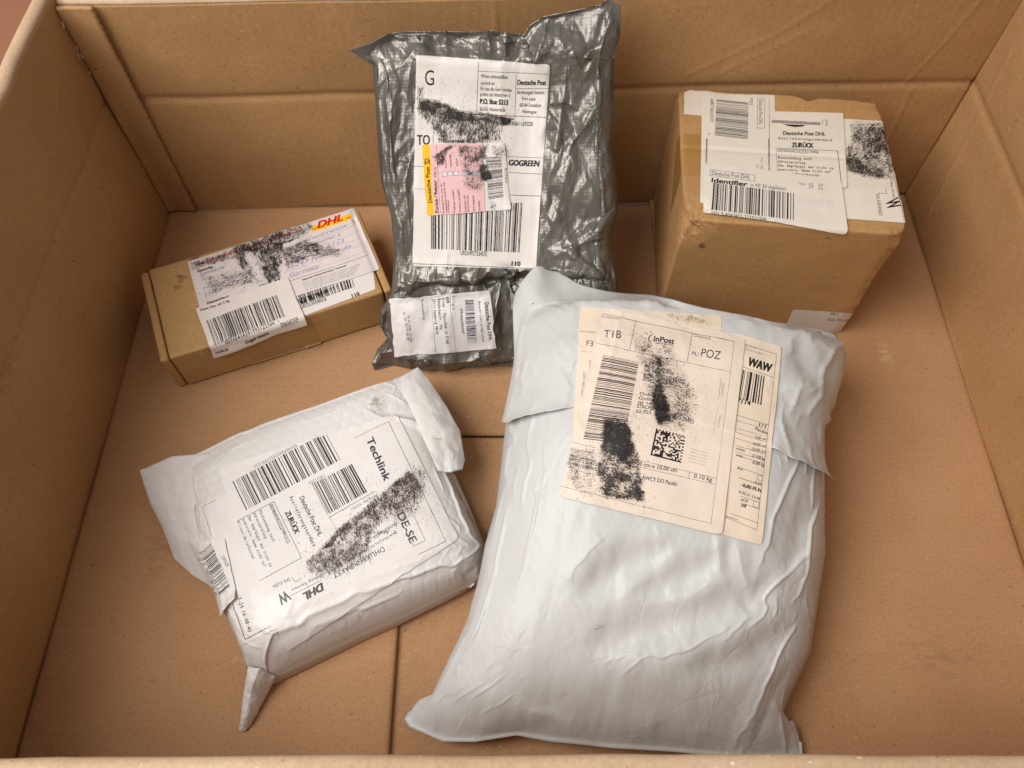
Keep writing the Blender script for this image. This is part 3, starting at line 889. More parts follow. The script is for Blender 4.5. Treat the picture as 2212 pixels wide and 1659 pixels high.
wfolds = [
    (zz(zc, (620, 1250), (820, 1200), (1000, 1160), (1150, 1110), (1270, 1050)), 30, -.0075, 'g'),
    (zz(zc, (660, 1350), (900, 1290), (1100, 1230), (1290, 1140)), 40, .0065, 'g'),
    (zz(zc, (540, 1040), (640, 940), (740, 870)), 20, .003, 'g'),
    (zz(zc, (600, 1090), (720, 1000), (900, 920)), 22, -.0055, 'g'),
    (zz(zc, (780, 1080), (960, 1020), (1060, 950)), 20, -.005, 'g'),
    (zz(zc, (840, 1120), (1000, 1080), (1100, 1030)), 18, .003, 'g'),
    (zz(zc, (855, 835), (862, 940)), 8, .0025, 't'),
    (zz(zc, (1058, 870), (1062, 1010)), 8, .003, 't'),
    (zz(zc, (1090, 880), (1105, 990), (1150, 1080), (1180, 1150)), 14, -.0055, 't'),
    (zz(zc, (1125, 900), (1140, 1000), (1185, 1110)), 14, .003, 'g'),
    (zz(zc, (1225, 900), (1195, 1000), (1182, 1090)), 12, .003, 't'),
    (zz(zc, (1180, 1120), (1280, 1030), (1370, 930)), 12, .005, 't'),
    (zz(zc, (1300, 720), (1250, 820), (1240, 940)), 14, .004, 't'),
    (zz(zc, (1350, 760), (1335, 900), (1300, 1010)), 18, -.004, 'g'),
    (zz(zc, (1385, 820), (1375, 950), (1340, 1100)), 16, .003, 'g'),
    (zz(zc, (960, 1350), (1130, 1300), (1290, 1200)), 24, -.0065, 'g'),
    (zz(zc, (1100, 1610), (1180, 1480), (1250, 1340), (1290, 1240)), 18, .008, 't'),
    (zz(zc, (1180, 1590), (1240, 1440), (1320, 1310)), 16, -.006, 't'),
    (zz(zc, (1290, 1600), (1270, 1480), (1230, 1400)), 12, .005, 't'),
    (zz(zc, (200, 1340), (260, 1220), (300, 1120)), 16, -.004, 't'),
    (zz(zc, (105, 1410), (112, 1550)), 8, .004, 't'),
    (zz(zc, (150, 1380), (320, 1450), (500, 1500)), 26, .004, 'g'),
    (zz(zc, (430, 1480), (560, 1540), (640, 1600)), 16, .004, 'g'),
    (zz(zc, (760, 1610), (800, 1540), (900, 1500)), 14, .003, 't'),
    (zz(zc, (980, 1610), (1000, 1520)), 14, .003, 't'),
    (zz(zc, (300, 1000), (255, 1150), (232, 1280)), 20, .0025, 'g'),
    (zz(zc, (380, 760), (360, 960), (330, 1100)), 16, -.0025, 'g'),
    (zz(z6, (1700, 700), (1900, 760), (1990, 900)), 14, .005, 'g'),
    (zz(z6, (1690, 900), (1760, 1100)), 12, .004, 't'),
    (zz(z6, (2060, 480), (1980, 640), (1950, 900)), 9, -.005, 't'),
    (zz(z6, (1700, 330), (1850, 420), (2000, 500), (2060, 620)), 10, .004, 't'),
    (zz(z6, (1800, 420), (1900, 700)), 12, -.004, 'g'),
]
wlabel = [z6(500, 240), z6(1705, 470), z6(1590, 1650), z6(395, 1380)]
wfolds = [(p, w_ * 1.3, a * (.42 if k == 't' else .9), k) for p, w_, a, k in wfolds]
def wh(U, V):
    k_ = np.interp(np.linspace(-.1, 1.1, 241), [-.02, 0, .015, .05, .11, .18, .28, .45, .6, .8, .93, 1], [0, .002, .010, .021, .032, .041, .052, .068, .079, .076, .055, 0])
    k_ = np.convolve(k_, np.hanning(19) / np.hanning(19).sum(), 'same')
    prof = np.interp(V, np.linspace(-.1, 1.1, 241), k_)
    side = pil(np.clip(U, 0, 1), 3.2) ** .6
    shift = 1 - .15 * sstep(.0, .5, .5 - V) * sstep(.6, 1, U)
    return prof * side * shift
def wsl(base_, amp):
    def f(U, V, PX, PY):
        inl = in_poly(PX, PY, wlabel)
        s = base_ + amp * vnoise(PX / 130, PY / 130, 13)
        edge = np.exp(-np.minimum(np.minimum(U, 1 - U), np.minimum(V, 1 - V)) / .06)
        s = s + .010 * edge
        return np.where(inl, 0.003, s)
    return f
white_body, WW = make_bag('white', white, M['white_film'], WF, (wl, wr, wb, wt), 120, 150, wh, wfolds, wsl(.0, .0035), wsl(.0, .003),
                      lambda U, V: 0.06 * pil(U, 4) * pil(V, 6), iters=(160, 50), bend=.45, seed=21, extra_slack=.0012, relax=500,
                      crinkle=lambda X, px, py: smear(np.where(in_poly(px, py, wlabel), .1, 1.0), 4) * (.0016 * facet((px + .5 * py) / 150, (py - .5 * px) / 95, 51) + .0010 * facet((px + .25 * py) / 40, (py - .25 * px) / 170, 55) + .0006 * facet((px + .3 * py) / 20, (py - .3 * px) / 70, 58) + .0003 * facet((px - .4 * py) / 9, (py + .4 * px) / 30, 59)))

for px_, py_, z_, r_, dn, st_ in ((1190, 1135, .12, .008, .66, (1, 1, .2)), (1180, 612, .13, .016, .62, (.8, 1.2, .2)), (1290, 1350, .09, .012, .58, (.3, 1.6, .2)), (1215, 1500, .06, .010, .6, (.5, 2, .2))):
    stain(M['white_film'], tuple(at(px_, py_, z_) - np.array(white.location)), r_, (.16, .13, .10), dn, st_, 420, .55)
# ---- bubble mailer, front left
bub = tag(empty('bubble_mailer', (-0.17, 0.23, 0.0)), 'thick white padded bubble mailer with a torn label, lying tilted in the front left', 'parcel')
def z5(x, y): return (288 + .3646 * x, 777.6 + .3646 * y)
def z7(x, y): return (461 + .1823 * x, 1325 + .1823 * y)
bl = [(560, 1462, .004), (534, 1440, .018), (507, 1372, .020), (478, 1310, .020), (452, 1250, .020), (430, 1180, .020), (414, 1110, .020), (402, 1040, .020), (405, 985, .022)]
br = [(1018, 1268, .006), (1040, 1250, .012), (1048, 1200, .02), (1040, 1160, .02), (1014, 1106, .02), (985, 1050, .022), (965, 1000, .022), (945, 930, .022), (915, 850, .022), (895, 815, .022)]
bb = [(560, 1462, .004), (589, 1480, .003), (692, 1430, .003), (785, 1384, .003), (860, 1351, .003), (1006, 1278, .003), (1018, 1268, .006)]
bt = [(405, 985, .022), (460, 972, .02), (520, 946, .02), (616, 912, .02), (715, 878, .02), (835, 832, .02), (895, 815, .022)]
blabel = [z5(400, 860), z5(1600, 330), z5(1920, 1040), z5(1130, 1640), z5(660, 1640)]
def bh(U, V):
    px_ = 7
    ex = 6.0 + 2 * sstep(.3, .7, V)
    h = np.clip(1 - np.abs(2 * U - 1) ** 5, 0, 1) ** .5 * np.clip(1 - np.abs(2 * V - 1) ** ex, 0, 1) ** .5
    return (.033 + .010 * (1 - sstep(0, .8, V))) * h
bfolds = [
    (zz(z5, (1560, 330), (1700, 380), (1760, 470), (1800, 560)), 8, .004, 't'),
    (zz(z5, (1400, 280), (1560, 300), (1700, 330)), 10, -.003, 't'),
    (zz(z5, (1900, 640), (1980, 900), (2030, 1050)), 8, -.003, 't'),
    (zz(z5, (2060, 1180), (1960, 1200), (1880, 1330)), 8, .003, 't'),
    (zz(z5, (2000, 1350), (1970, 1280), (2040, 1220)), 6, -.004, 't'),
    (zz(z5, (300, 640), (420, 560), (620, 460)), 12, -.002, 'g'),
    (zz(z7, (600, 600), (700, 300), (900, 200)), 10, .002, 't'),
]
def bsl(b0, am):
    def f(U, V, PX, PY):
        inl = in_poly(PX, PY, blabel)
        return np.where(inl, .002, b0 + am * vnoise(PX / 40, PY / 40, 8))
    return f
def bubbles(X, px, py):
    x, y = X[..., 0], X[..., 1]
    c, s = math.cos(.42), math.sin(.42)
    a, b_ = (x * c + y * s) / .0105, (-x * s + y * c) / .0091
    row = np.floor(b_); fx = (a + .5 * (row % 2)) % 1 - .5; fy = b_ % 1 - .5
    r = np.hypot(fx, fy)
    ring = 1 - sstep(.34, .46, r)
    k = np.where(in_poly(px, py, blabel), .12, 1) * (.35 + .8 * vnoise(x * 40, y * 40, 5))
    return .00032 * ring * k + .0006 * (np.abs(fbm(x * 60, y * 60, 61, 3)) - .1) * np.where(in_poly(px, py, blabel), .4, 1)
bub_body, BW_ = make_bag('bubble', bub, M['bubble_film'], WF, (bl, br, bb, bt), 130, 100, bh, bfolds, bsl(.0, .002), bsl(.0, .002),
                    lambda U, V: 0.025 * pil(U, 6) * pil(V, 6), iters=(110, 40), bend=.5, seed=33, extra_slack=.0003, relax=150, crinkle=bubbles)

stain(M['bubble_film'], tuple(at(815, 868, .045) - np.array(bub.location)), .022, (.20, .17, .12), .64, (1, .9, .2), 240, .6)
stain(M['bubble_film'], tuple(at(940, 955, .045) - np.array(bub.location)), .014, (.20, .17, .12), .58, (.7, 1.4, .2), 240, .5)
# ---- loose sheets: closing flaps, flanges, folded corners
def free_sheet(name, root, mat, sides, n=60, m=60, bulge=0.0, thick=.0008, crink=(30, .0012), seed=3, dip=None, label=None):
    """closed thin sheet between four edges given as photo px + height"""
    Lf, Rt, Bt, Tp = [resample([at(*p) for p in sd], k) for sd, k in zip(sides, (m, m, n, n))]
    P = coons(Lf, Rt, Bt, Tp, n, m)
    U, V_ = np.meshgrid(np.linspace(0, 1, n), np.linspace(0, 1, m), indexing='ij')
    px, py = project(P)
    P[..., 2] += bulge * pil(U, 3) * pil(V_, 4)
    P[..., 2] += crink[1] * (facet(px / crink[0], py / crink[0] * .8, seed) + .4 * facet(px / crink[0] * 2.3, py / crink[0] * 2.2, seed + 1))
    if dip is not None: P[..., 2] += dip(U, V_)
    P[..., 2] = np.maximum(P[..., 2], .0022)
    Q = P.copy(); Q[..., 2] -= thick + .8 * bulge * pil(U, 3) * pil(V_, 4)
    Q[..., 2] = np.maximum(Q[..., 2], .0012)
    V, F = shell(P, Q)
    o = mesh_obj(name, V, F, mat, root)
    if label: o['label'] = label
    return o, P

def drape_sides(sides, n, m):
    Lf, Rt, Bt, Tp = [resample([(p[0], p[1], 0) for p in sd], k) for sd, k in zip(sides, (m, m, n, n))]
    return coons(Lf, Rt, Bt, Tp, n, m)[..., :2]

def cast(P, bvh, drop=.0004, wrap=False):
    n, m = P.shape[:2]
    O = Vector((0, 0, CAMH)); R = np.full((n, m, 3), np.nan); NR = np.zeros((n, m, 3)); NR[..., 2] = 1
    for i in range(n):
        for j in range(m):
            d = Vector(ray(P[i, j, 0], P[i, j, 1]))
            h = bvh.ray_cast(O, d)
            if h[0] is not None:
                R[i, j] = h[0]; NR[i, j] = h[1] if h[1].dot(d) < 0 else -h[1]
    miss = np.isnan(R[..., 0])
    if miss.any():
        I, J = np.where(~miss)
        for i, j in zip(*np.where(miss)):
            k = np.argmin((I - i) ** 2 + (J - j) ** 2)
            if wrap:
                q = P[i, j] - P[I[k], J[k]]; d_ = math.hypot(*q) * .00034
                R[i, j] = R[I[k], J[k]] + np.array([q[0] * .00034 / (d_ + 1e-9) * .0008, 0, -d_])
            else: R[i, j] = at(P[i, j, 0], P[i, j, 1], R[I[k], J[k]][2] - drop * math.hypot(I[k] - i, J[k] - j))
    cast.miss = miss
    return R, NR

def merge_bvh(key, grids):
    vs, fs = [], []
    for G in grids:
        k = len(vs); vs += [Vector(v) for v in G.reshape(-1, 3)]
        fs += (grid_faces(G.shape[0], G.shape[1]) + k).tolist()
    BODY[key] = BVHTree.FromPolygons(vs, fs)

# white bag: closing flap folded over the top third
fs_ = ([(1084, 916), (1100, 841), (1111, 778), (1109, 716), (1107, 653), (1117, 628)],
       [(1775, 1038), (1778, 921), (1806, 860), (1820, 813), (1822, 764), (1800, 726)],
       [(1084, 916), (1113, 919), (1157, 901), (1219, 888), (1252, 876), (1400, 890), (1560, 930), (1664, 968), (1685, 981), (1715, 1000), (1744, 1017), (1775, 1038)],
       [(1117, 628), (1140, 596), (1167, 571), (1189, 576), (1220, 598), (1248, 618), (1330, 636), (1412, 640), (1467, 656), (1532, 672), (1591, 680), (1649, 694), (1707, 706), (1770, 712), (1800, 726)])
n_, m_ = 190, 90
Pp = drape_sides(fs_, n_, m_)
R, NR = cast(Pp, BODY['white'])
U, V_ = np.meshgrid(np.linspace(0, 1, n_), np.linspace(0, 1, m_), indexing='ij')
mk_ = np.clip(smear(cast.miss.astype(float)[..., None], 6)[..., 0] * 4, 0, 1)[..., None]
R = R * (1 - mk_) + smear(R, 30) * mk_
R0 = R.copy(); R = smear(R, 5); NR = smear(NR, 5); NR /= np.linalg.norm(NR, axis=2, keepdims=True)
R = R - NR * np.minimum(((R - R0) * NR).sum(2), 0)[..., None]
inl = smear(np.where(in_poly(Pp[..., 0], Pp[..., 1], wlabel), 0., 1.), 4)
off = .0009 + inl * ((.0030 * np.exp(-V_ / .05) * (.35 + vnoise(U * 14, V_ * 0, 6)) * (1 + 1.8 * sstep(.75, .95, U) + .8 * sstep(.3, .1, U))) + .0022 * (facet(Pp[..., 0] / 70, Pp[..., 1] / 60, 62) + .5) * .8 + .0008 * (facet(Pp[..., 0] / 24, Pp[..., 1] / 24, 64) + .5))
off = off + .003 * np.exp(-np.hypot(Pp[..., 0] - 1165, Pp[..., 1] - 590) / 30)
RF = R + NR * off[..., None]
V, F = shell(RF[:, ::1], RF - NR * .0005)
mesh_obj('closing_flap', V, F, M['white_film'], white)
merge_bvh('white', [WW, RF])

# bubble mailer: flange at the left, folded closing flap at the right, corner spike at the front
free_sheet('side_flange', bub, M['bubble_film'], ([(376, 1206, .008), (352, 1142, .012), (324, 1087, .016), (301, 1015, .022)], [(478, 1290, .016), (436, 1190, .030), (420, 1100, .036), (452, 978, .040)],
           [(376, 1206, .008), (412, 1240, .009), (448, 1262, .010), (478, 1290, .016)], [(301, 1015, .022), (372, 986, .030), (452, 978, .040)]), 80, 80, .004, .0025, (34, .0030), 5)
free_sheet('closing_flap', bub, M['bubble_film'], ([(945, 1015, .051), (912, 940, .0535), (882, 870, .0535), (850, 818, .050)], [(999, 1014, .040), (1004, 992, .038), (994, 932, .040), (966, 880, .042), (928, 822, .040), (903, 793, .036)],
           [(945, 1015, .051), (975, 1019, .047), (999, 1014, .040)], [(850, 818, .050), (878, 806, .044), (903, 793, .036)]), 60, 90, .003, .0020, (30, .0030), 9)
free_sheet('folded_corner', bub, M['bubble_film'], ([(515, 1577, .003), (518, 1558, .005), (526, 1500, .014), (535, 1440, .028)], [(529, 1579, .003), (543, 1562, .004), (572, 1506, .006), (596, 1462, .014)],
           [(515, 1577, .003), (522, 1580, .003), (529, 1579, .003)], [(535, 1440, .028), (562, 1444, .030), (596, 1462, .014)]), 40, 70, .006, .002, (20, .0042), 12)
free_sheet('side_seam', bub, M['bubble_film'], ([(1008, 1180, .014), (990, 1110, .016), (965, 1040, .022), (955, 1012, .026)], [(1046, 1176, .008), (1018, 1106, .010), (985, 1030, .014), (972, 1012, .020)],
           [(1008, 1180, .014), (1046, 1176, .008)], [(955, 1012, .026), (972, 1012, .020)]), 20, 60, .001, .0015, (30, .0012), 14)

# packing tape over the seam of the square carton
tape, nt, b = new_mat('brown_packing_tape')
b.inputs['Base Color'].default_value = (.36, .19, .055, 1); b.inputs['Roughness'].default_value = .28; b.inputs['Coat Weight'].default_value = .4
tn = nt.nodes.new('ShaderNodeTexNoise'); tn.inputs['Scale'].default_value = 30; tc_ = nt.nodes.new('ShaderNodeTexCoord'); nt.links.new(tc_.outputs['Object'], tn.inputs['Vector'])
tb = nt.nodes.new('ShaderNodeBump'); tb.inputs['Strength'].default_value = .25; tb.inputs['Distance'].default_value = .002
nt.links.new(tn.outputs[0], tb.inputs['Height']); nt.links.new(tb.outputs[0], b.inputs['Normal'])
def zbt(x, y): return (1440.1 + .26043 * x, 172.8 + .26043 * y)
for sd in (([zbt(112, 790), zbt(104, 452)], [zbt(1990, 800), zbt(1900, 470)], [zbt(112, 790), zbt(1990, 800)], [zbt(104, 452), zbt(1900, 470)]),
           ([zbt(35, 1100), zbt(62, 760), zbt(85, 500)], [zbt(118, 792), zbt(112, 620), zbt(108, 455)], [zbt(35, 1100), zbt(118, 792)], [zbt(85, 500), zbt(108, 455)])):
    R, NR = cast(drape_sides(sd, 60, 30), BODY['brown'], wrap=True)
    R = R + NR * .00018
    mesh_obj('packing_tape', R.reshape(-1, 3), grid_faces(60, 30), tape, brown)
# clear tape band round the flat carton
def z3t(x, y): return (288 + .26043 * x, 432 + .26043 * y)
tape2 = tape.copy(); tape2.name = 'carton_tape'
tape2.node_tree.nodes['Principled BSDF'].inputs['Base Color'].default_value = (.38, .215, .085, 1)
tape2.node_tree.nodes['Principled BSDF'].inputs['Coat Weight'].default_value = .15
sd = ([z3t(992, 1362), z3t(900, 1130)], [z3t(1560, 1190), z3t(1470, 960)], [z3t(992, 1362), z3t(1560, 1190)], [z3t(900, 1130), z3t(1470, 960)])
R, NR = cast(drape_sides(sd, 50, 30), BODY['flat'])
mesh_obj('tape_band', (R + NR * .00016).reshape(-1, 3), grid_faces(50, 30), tape2, flat)

# torn paper fibres at the split corner of the big box
rf = random.Random(5)
V, F = [], []
for k in range(26):
    z = rf.uniform(.17, .235) if k > 8 else rf.uniform(.19, .205)
    p = np.array([XL + rf.uniform(.0, .004), YBL - rf.uniform(.004, .012), z]); d = np.array([rf.uniform(.2, 1), rf.uniform(-1, .1), rf.uniform(-.6, .8)]); d = d / np.linalg.norm(d) * rf.uniform(.003, .009)
    w_ = np.cross(d, [0.3, .2, 1]); w_ = w_ / np.linalg.norm(w_) * rf.uniform(.0003, .0009); t_ = np.cross(d, w_); t_ = t_ / np.linalg.norm(t_) * .0002
    i = len(V); V += [p - w_, p + w_, p + w_ * .6 + d * .6 + t_ * 3, p - w_ * .6 + d * .6 + t_ * 3, p + d, p + t_ * 2]
    F += [(i, i + 1, i + 2, i + 3), (i + 3, i + 2, i + 4), (i, i + 3, i + 5), (i + 1, i + 5, i + 2)]
tag(mesh_obj('torn_fibres', V, F, M['edge'], big), kind='stuff')

# ------------------------------------------------------------------ printed labels
_gl = {}
def _txt_mesh(s):
    cu = bpy.data.curves.new("glyph", 'FONT'); cu.body = s; cu.resolution_u = 3
    ob = bpy.data.objects.new("glyph", cu); col.objects.link(ob)
    bpy.context.view_layer.update()
    me = ob.to_mesh()
    me.calc_loop_triangles()
    v = np.array([q.co[:2] for q in me.vertices]).reshape(-1, 2)
    t = np.array([q.vertices[:] for q in me.loop_triangles], int).reshape(-1, 3)
    ob.to_mesh_clear()
    bpy.data.objects.remove(ob); bpy.data.curves.remove(cu)
    return v, t
_I = None
def glyph(c):
    global _I
    if _I is None:
        _I = _txt_mesh('I')[0][:, 0].max()
        _gl['cap'] = _txt_mesh('H')[0][:, 1].max()
    if c not in _gl:
        adv = _txt_mesh(c + 'I')[0][:, 0].max() - _I
        v, t = _txt_mesh(c) if c != ' ' else (np.zeros((0, 2)), np.zeros((0, 3), int))
        _gl[c] = (v[t] if len(t) else np.zeros((0, 3, 2)), adv)
    return _gl[c]

def homography(src, dst):
    A = []
    for (x, y), (u, v) in zip(src, dst):
        A.append([x, y, 1, 0, 0, 0, -u * x, -u * y, -u]); A.append([0, 0, 0, x, y, 1, -v * x, -v * y, -v])
    return np.linalg.svd(np.array(A, float))[2][-1].reshape(3, 3)

def apply_h(H, P):
    P = np.asarray(P, float)
    q = P @ H[:, :2].T + H[:, 2]
    return q[..., :2] / q[..., 2:3]

class Canvas:
    """print of one label, laid out in the coordinates of a measured view and rectified to the label's own sheet"""
    def __init__(self, f, quad, paper=(.86, .83, .80), k=3.0, seed=0):
        self.f = f
        q = [f(*p) for p in quad]       # TL TR BR BL
        self.q = q
        d = lambda a, b: math.hypot(a[0] - b[0], a[1] - b[1])
        self.W = int(max(d(q[0], q[1]), d(q[3], q[2])) * k); self.Hh = int(max(d(q[0], q[3]), d(q[1], q[2])) * k)
        self.H = homography(q, [(0, 0), (self.W, 0), (self.W, self.Hh), (0, self.Hh)])
        self.Hi = np.linalg.inv(self.H)
        self.I = np.ones((self.Hh, self.W, 3), np.float32) * np.array(paper, np.float32)
        Y, X = np.mgrid[0:self.Hh, 0:self.W]
        self.I *= (1 + .05 * fbm(X / 90., Y / 90., seed, 4))[..., None].astype(np.float32)
        p0 = np.array(f(0, 0)); self.sc = (f(1, 0)[0] - p0[0])
    def m(self, P):
        P = np.asarray(P, float)
        o = np.array(self.f(0., 0.)); return apply_h(self.H, P * self.sc + o)
    def tris(self, T, c, a=1.0):
        """T (k,3,2) in texture pixels"""
        H, W = self.Hh, self.W
        c = np.array(c, np.float32)
        for t in T:
            x0 = max(int(t[:, 0].min()), 0); x1 = min(int(t[:, 0].max()) + 2, W)
            y0 = max(int(t[:, 1].min()), 0); y1 = min(int(t[:, 1].max()) + 2, H)
            if x0 >= x1 or y0 >= y1: continue
            X = np.arange(x0, x1)[None, :] + .5; Y = np.arange(y0, y1)[:, None] + .5
            (ax, ay), (bx, by), (cx, cy) = t
            e0 = (bx - ax) * (Y - ay) - (by - ay) * (X - ax)
            e1 = (cx - bx) * (Y - by) - (cy - by) * (X - bx)
            e2 = (ax - cx) * (Y - cy) - (ay - cy) * (X - cx)
            k = ((e0 >= 0) & (e1 >= 0) & (e2 >= 0)) | ((e0 <= 0) & (e1 <= 0) & (e2 <= 0))
            R = self.I[y0:y1, x0:x1]
            if a >= 1: R[k] = c
            else: R[k] = R[k] * (1 - a) + c * a
    def poly(self, pts, c, a=1.0):
        P = self.m(pts)
        self.tris(np.array([[P[0], P[i], P[i + 1]] for i in range(1, len(P) - 1)]), c, a)
    def line(self, p0, p1, w=2.0, c=(.12, .14, .17), a=1.0):
        p0 = np.array(p0, float); p1 = np.array(p1, float)
        d = p1 - p0; n = np.array([-d[1], d[0]]) / (np.hypot(*d) + 1e-9) * w / 2
        self.poly([p0 + n, p1 + n, p1 - n, p0 - n], c, a)
    def frame(self, pts, w=2.0, c=(.12, .14, .17)):
        for k in range(len(pts)): self.line(pts[k], pts[(k + 1) % len(pts)], w, c)
    def text(self, s, p0, p1, h, bold=0.0, mono=False, c=(.10, .10, .12), a=1.0, shear=0.0):
        p0 = np.array(p0, float); p1 = np.array(p1, float)
        d = p1 - p0; Lr = np.hypot(*d); d = d / Lr; up = np.array([d[1], -d[0]])
        T = []; x = 0.0
        for ch in s:
            g, adv = glyph(ch)
            if mono:
                if len(g):
                    w_ = g[..., 0].max() - g[..., 0].min()
                    q = g.copy(); q[..., 0] = q[..., 0] - g[..., 0].min() + x + (.62 - min(w_, .56)) / 2
                    if w_ > .56: q[..., 0] = (q[..., 0] - x - .03) * .56 / w_ + x + .03
                    T.append(q)
                x += .62
            else:
                q = g.copy(); q[..., 0] += x; T.append(q); x += adv
        T = [t for t in T if len(t)]
        if not T: return
        T = np.concatenate(T)
        T[..., 0] += T[..., 1] * shear
        x0, x1 = T[..., 0].min(), T[..., 0].max()
        sx = Lr / (x1 - x0); sy = h / _gl['cap']
        offs = [0.0] if bold <= 0 else [-bold, 0.0, bold]
        for o in offs:
            for oy in ([0.0] if bold <= 0 else [-bold * .6, bold * .6]):
                P = p0 + ((T[..., 0:1] - x0) * sx + o * h) * d + (T[..., 1:2] * sy + oy * h) * up
                self.tris(self.m(P), c, a)
    def bars(self, quad, n=60, seed=1, c=(.09, .08, .10), dens=.5):
        """quad TL TR BR BL, bars run across TL->TR"""
        r = random.Random(seed); q = np.array(quad, float)
        ws = []
        for k in range(n): ws.append(r.choice([1, 1, 1, 2, 2, 3, 4]))
        tot = sum(ws); x = 0
        for k, w_ in enumerate(ws):
            if k % 2 == 0:
                a, b = x / tot, (x + w_ * (.9 if dens >= .5 else .75)) / tot
                self.poly([q[0] + (q[1] - q[0]) * a, q[0] + (q[1] - q[0]) * b, q[3] + (q[2] - q[3]) * b, q[3] + (q[2] - q[3]) * a], c)
            x += w_
    def matrix(self, quad, n=16, seed=3, c=(.15, .09, .10)):
        r = random.Random(seed); q = np.array(quad, float)
        P = lambda u, v: (q[0] * (1 - u) + q[1] * u) * (1 - v) + (q[3] * (1 - u) + q[2] * u) * v
        for i in range(n):
            for j in range(n):
                on = r.random() < .5
                if i == 0 or j == n - 1: on = True
                elif j == 0: on = i % 2 == 0
                elif i == n - 1: on = j % 2 == 1
                if on: self.poly([P(i / n, j / n), P((i + 1) / n, j / n), P((i + 1) / n, (j + 1) / n), P(i / n, (j + 1) / n)], c)
    def smudge(self, pts, soft=25, dens=.9, grain=5, ang=0, stretch=2.5, seed=1, c=(.07, .05, .045), fade=None):
        """rubbed black roller ink inside a polygon; grain in view pixels"""
        P = self.m(pts)
        x0, y0 = np.floor(P.min(0)).astype(int) - 60; x1, y1 = np.ceil(P.max(0)).astype(int) + 60
        x0 = max(x0, 0); y0 = max(y0, 0); x1 = min(x1, self.W); y1 = min(y1, self.Hh)
        if x0 >= x1 or y0 >= y1: return
        Y, X = np.mgrid[y0:y1, x0:x1]
        V = (apply_h(self.Hi, np.stack([X, Y], -1)) - np.array(self.f(0., 0.))) / self.sc
        vx, vy = V[..., 0], V[..., 1]
        wx = vx + 26 * fbm(vx / 40, vy / 40, seed + 30, 3); wy = vy + 26 * fbm(vx / 40 + 9, vy / 40, seed + 31, 3)
        D = seg_dist(wx, wy, list(pts) + [pts[0]]); ins = in_poly(wx, wy, pts)
        D = np.where(ins, D, -D)
        den = dens * sstep(-soft * .5, soft, D)
        if fade is not None: den = den * fade(vx, vy)
        den = den * (.45 + .75 * vnoise(vx / 38, vy / 38, seed + 2)) * .80
        grain = grain * .6; stretch = stretch * 1.35
        ca, sa = math.cos(math.radians(ang)), math.sin(math.radians(ang))
        a = (vx * ca + vy * sa) / (grain * stretch); b = (-vx * sa + vy * ca) / grain
        a2 = a + .9 * vnoise(a * .4, b * .4, seed + 7); b2 = b + .7 * vnoise(a * .5 + 3, b * .3, seed + 8)
        nz = .5 * vnoise(a2, b2, seed + 3) + .35 * vnoise(a2 * 2.3, b2 * 2.1, seed + 4) + .15 * vnoise(a2 * .35, b2 * .35, seed + 6)
        nz = (nz - .5) * 1.6 + .5
        hard = np.clip((den - nz) / .22 + .5, 0, 1) * (.55 + .45 * vnoise(vx / 8, vy / 8, seed + 5))
        wash = np.clip(den * 1.1 - .12, 0, .6) * .62 * (.35 + .65 * vnoise(a2 * .6, b2 * .9, seed + 9))
        R = self.I[y0:y1, x0:x1]
        for k, cc in ((wash, np.array(c) * .6 + np.array([.17, .13, .10])), (hard, np.array(c))):
            k = k[..., None].astype(np.float32)
            R[:] = R * (1 - k) + cc.astype(np.float32) * k
    def image(self, name):
        im = bpy.data.images.new(name, self.W, self.Hh)
        px = np.ones((self.Hh, self.W, 4), np.float32)
        px[..., :3] = np.clip(self.I[::-1], 0, 1)
        im.pixels.foreach_set(px.ravel())
        im.pack()
        return im

def label_mat(name, im, rough=.5, coat=0.0, bump=.1):
    m, nt, b = new_mat(name)
    N, L = nt.nodes, nt.links
    ti = N.new('ShaderNodeTexImage'); ti.image = im; ti.extension = 'EXTEND'
    L.new(ti.outputs[0], b.inputs['Base Color'])
    b.inputs['Roughness'].default_value = rough; b.inputs['Coat Weight'].default_value = coat
    b.inputs['Specular IOR Level'].default_value = .35
    b.inputs['Coat Roughness'].default_value = .15
    tc = N.new('ShaderNodeTexCoord')
    n = N.new('ShaderNodeTexNoise'); n.inputs['Scale'].default_value = 45; n.inputs['Detail'].default_value = 5
    L.new(tc.outputs['Object'], n.inputs['Vector'])
    bp = N.new('ShaderNodeBump'); bp.inputs['Strength'].default_value = bump; bp.inputs['Distance'].default_value = .001
    L.new(n.outputs[0], bp.inputs['Height']); L.new(bp.outputs[0], b.inputs['Normal'])
    return m

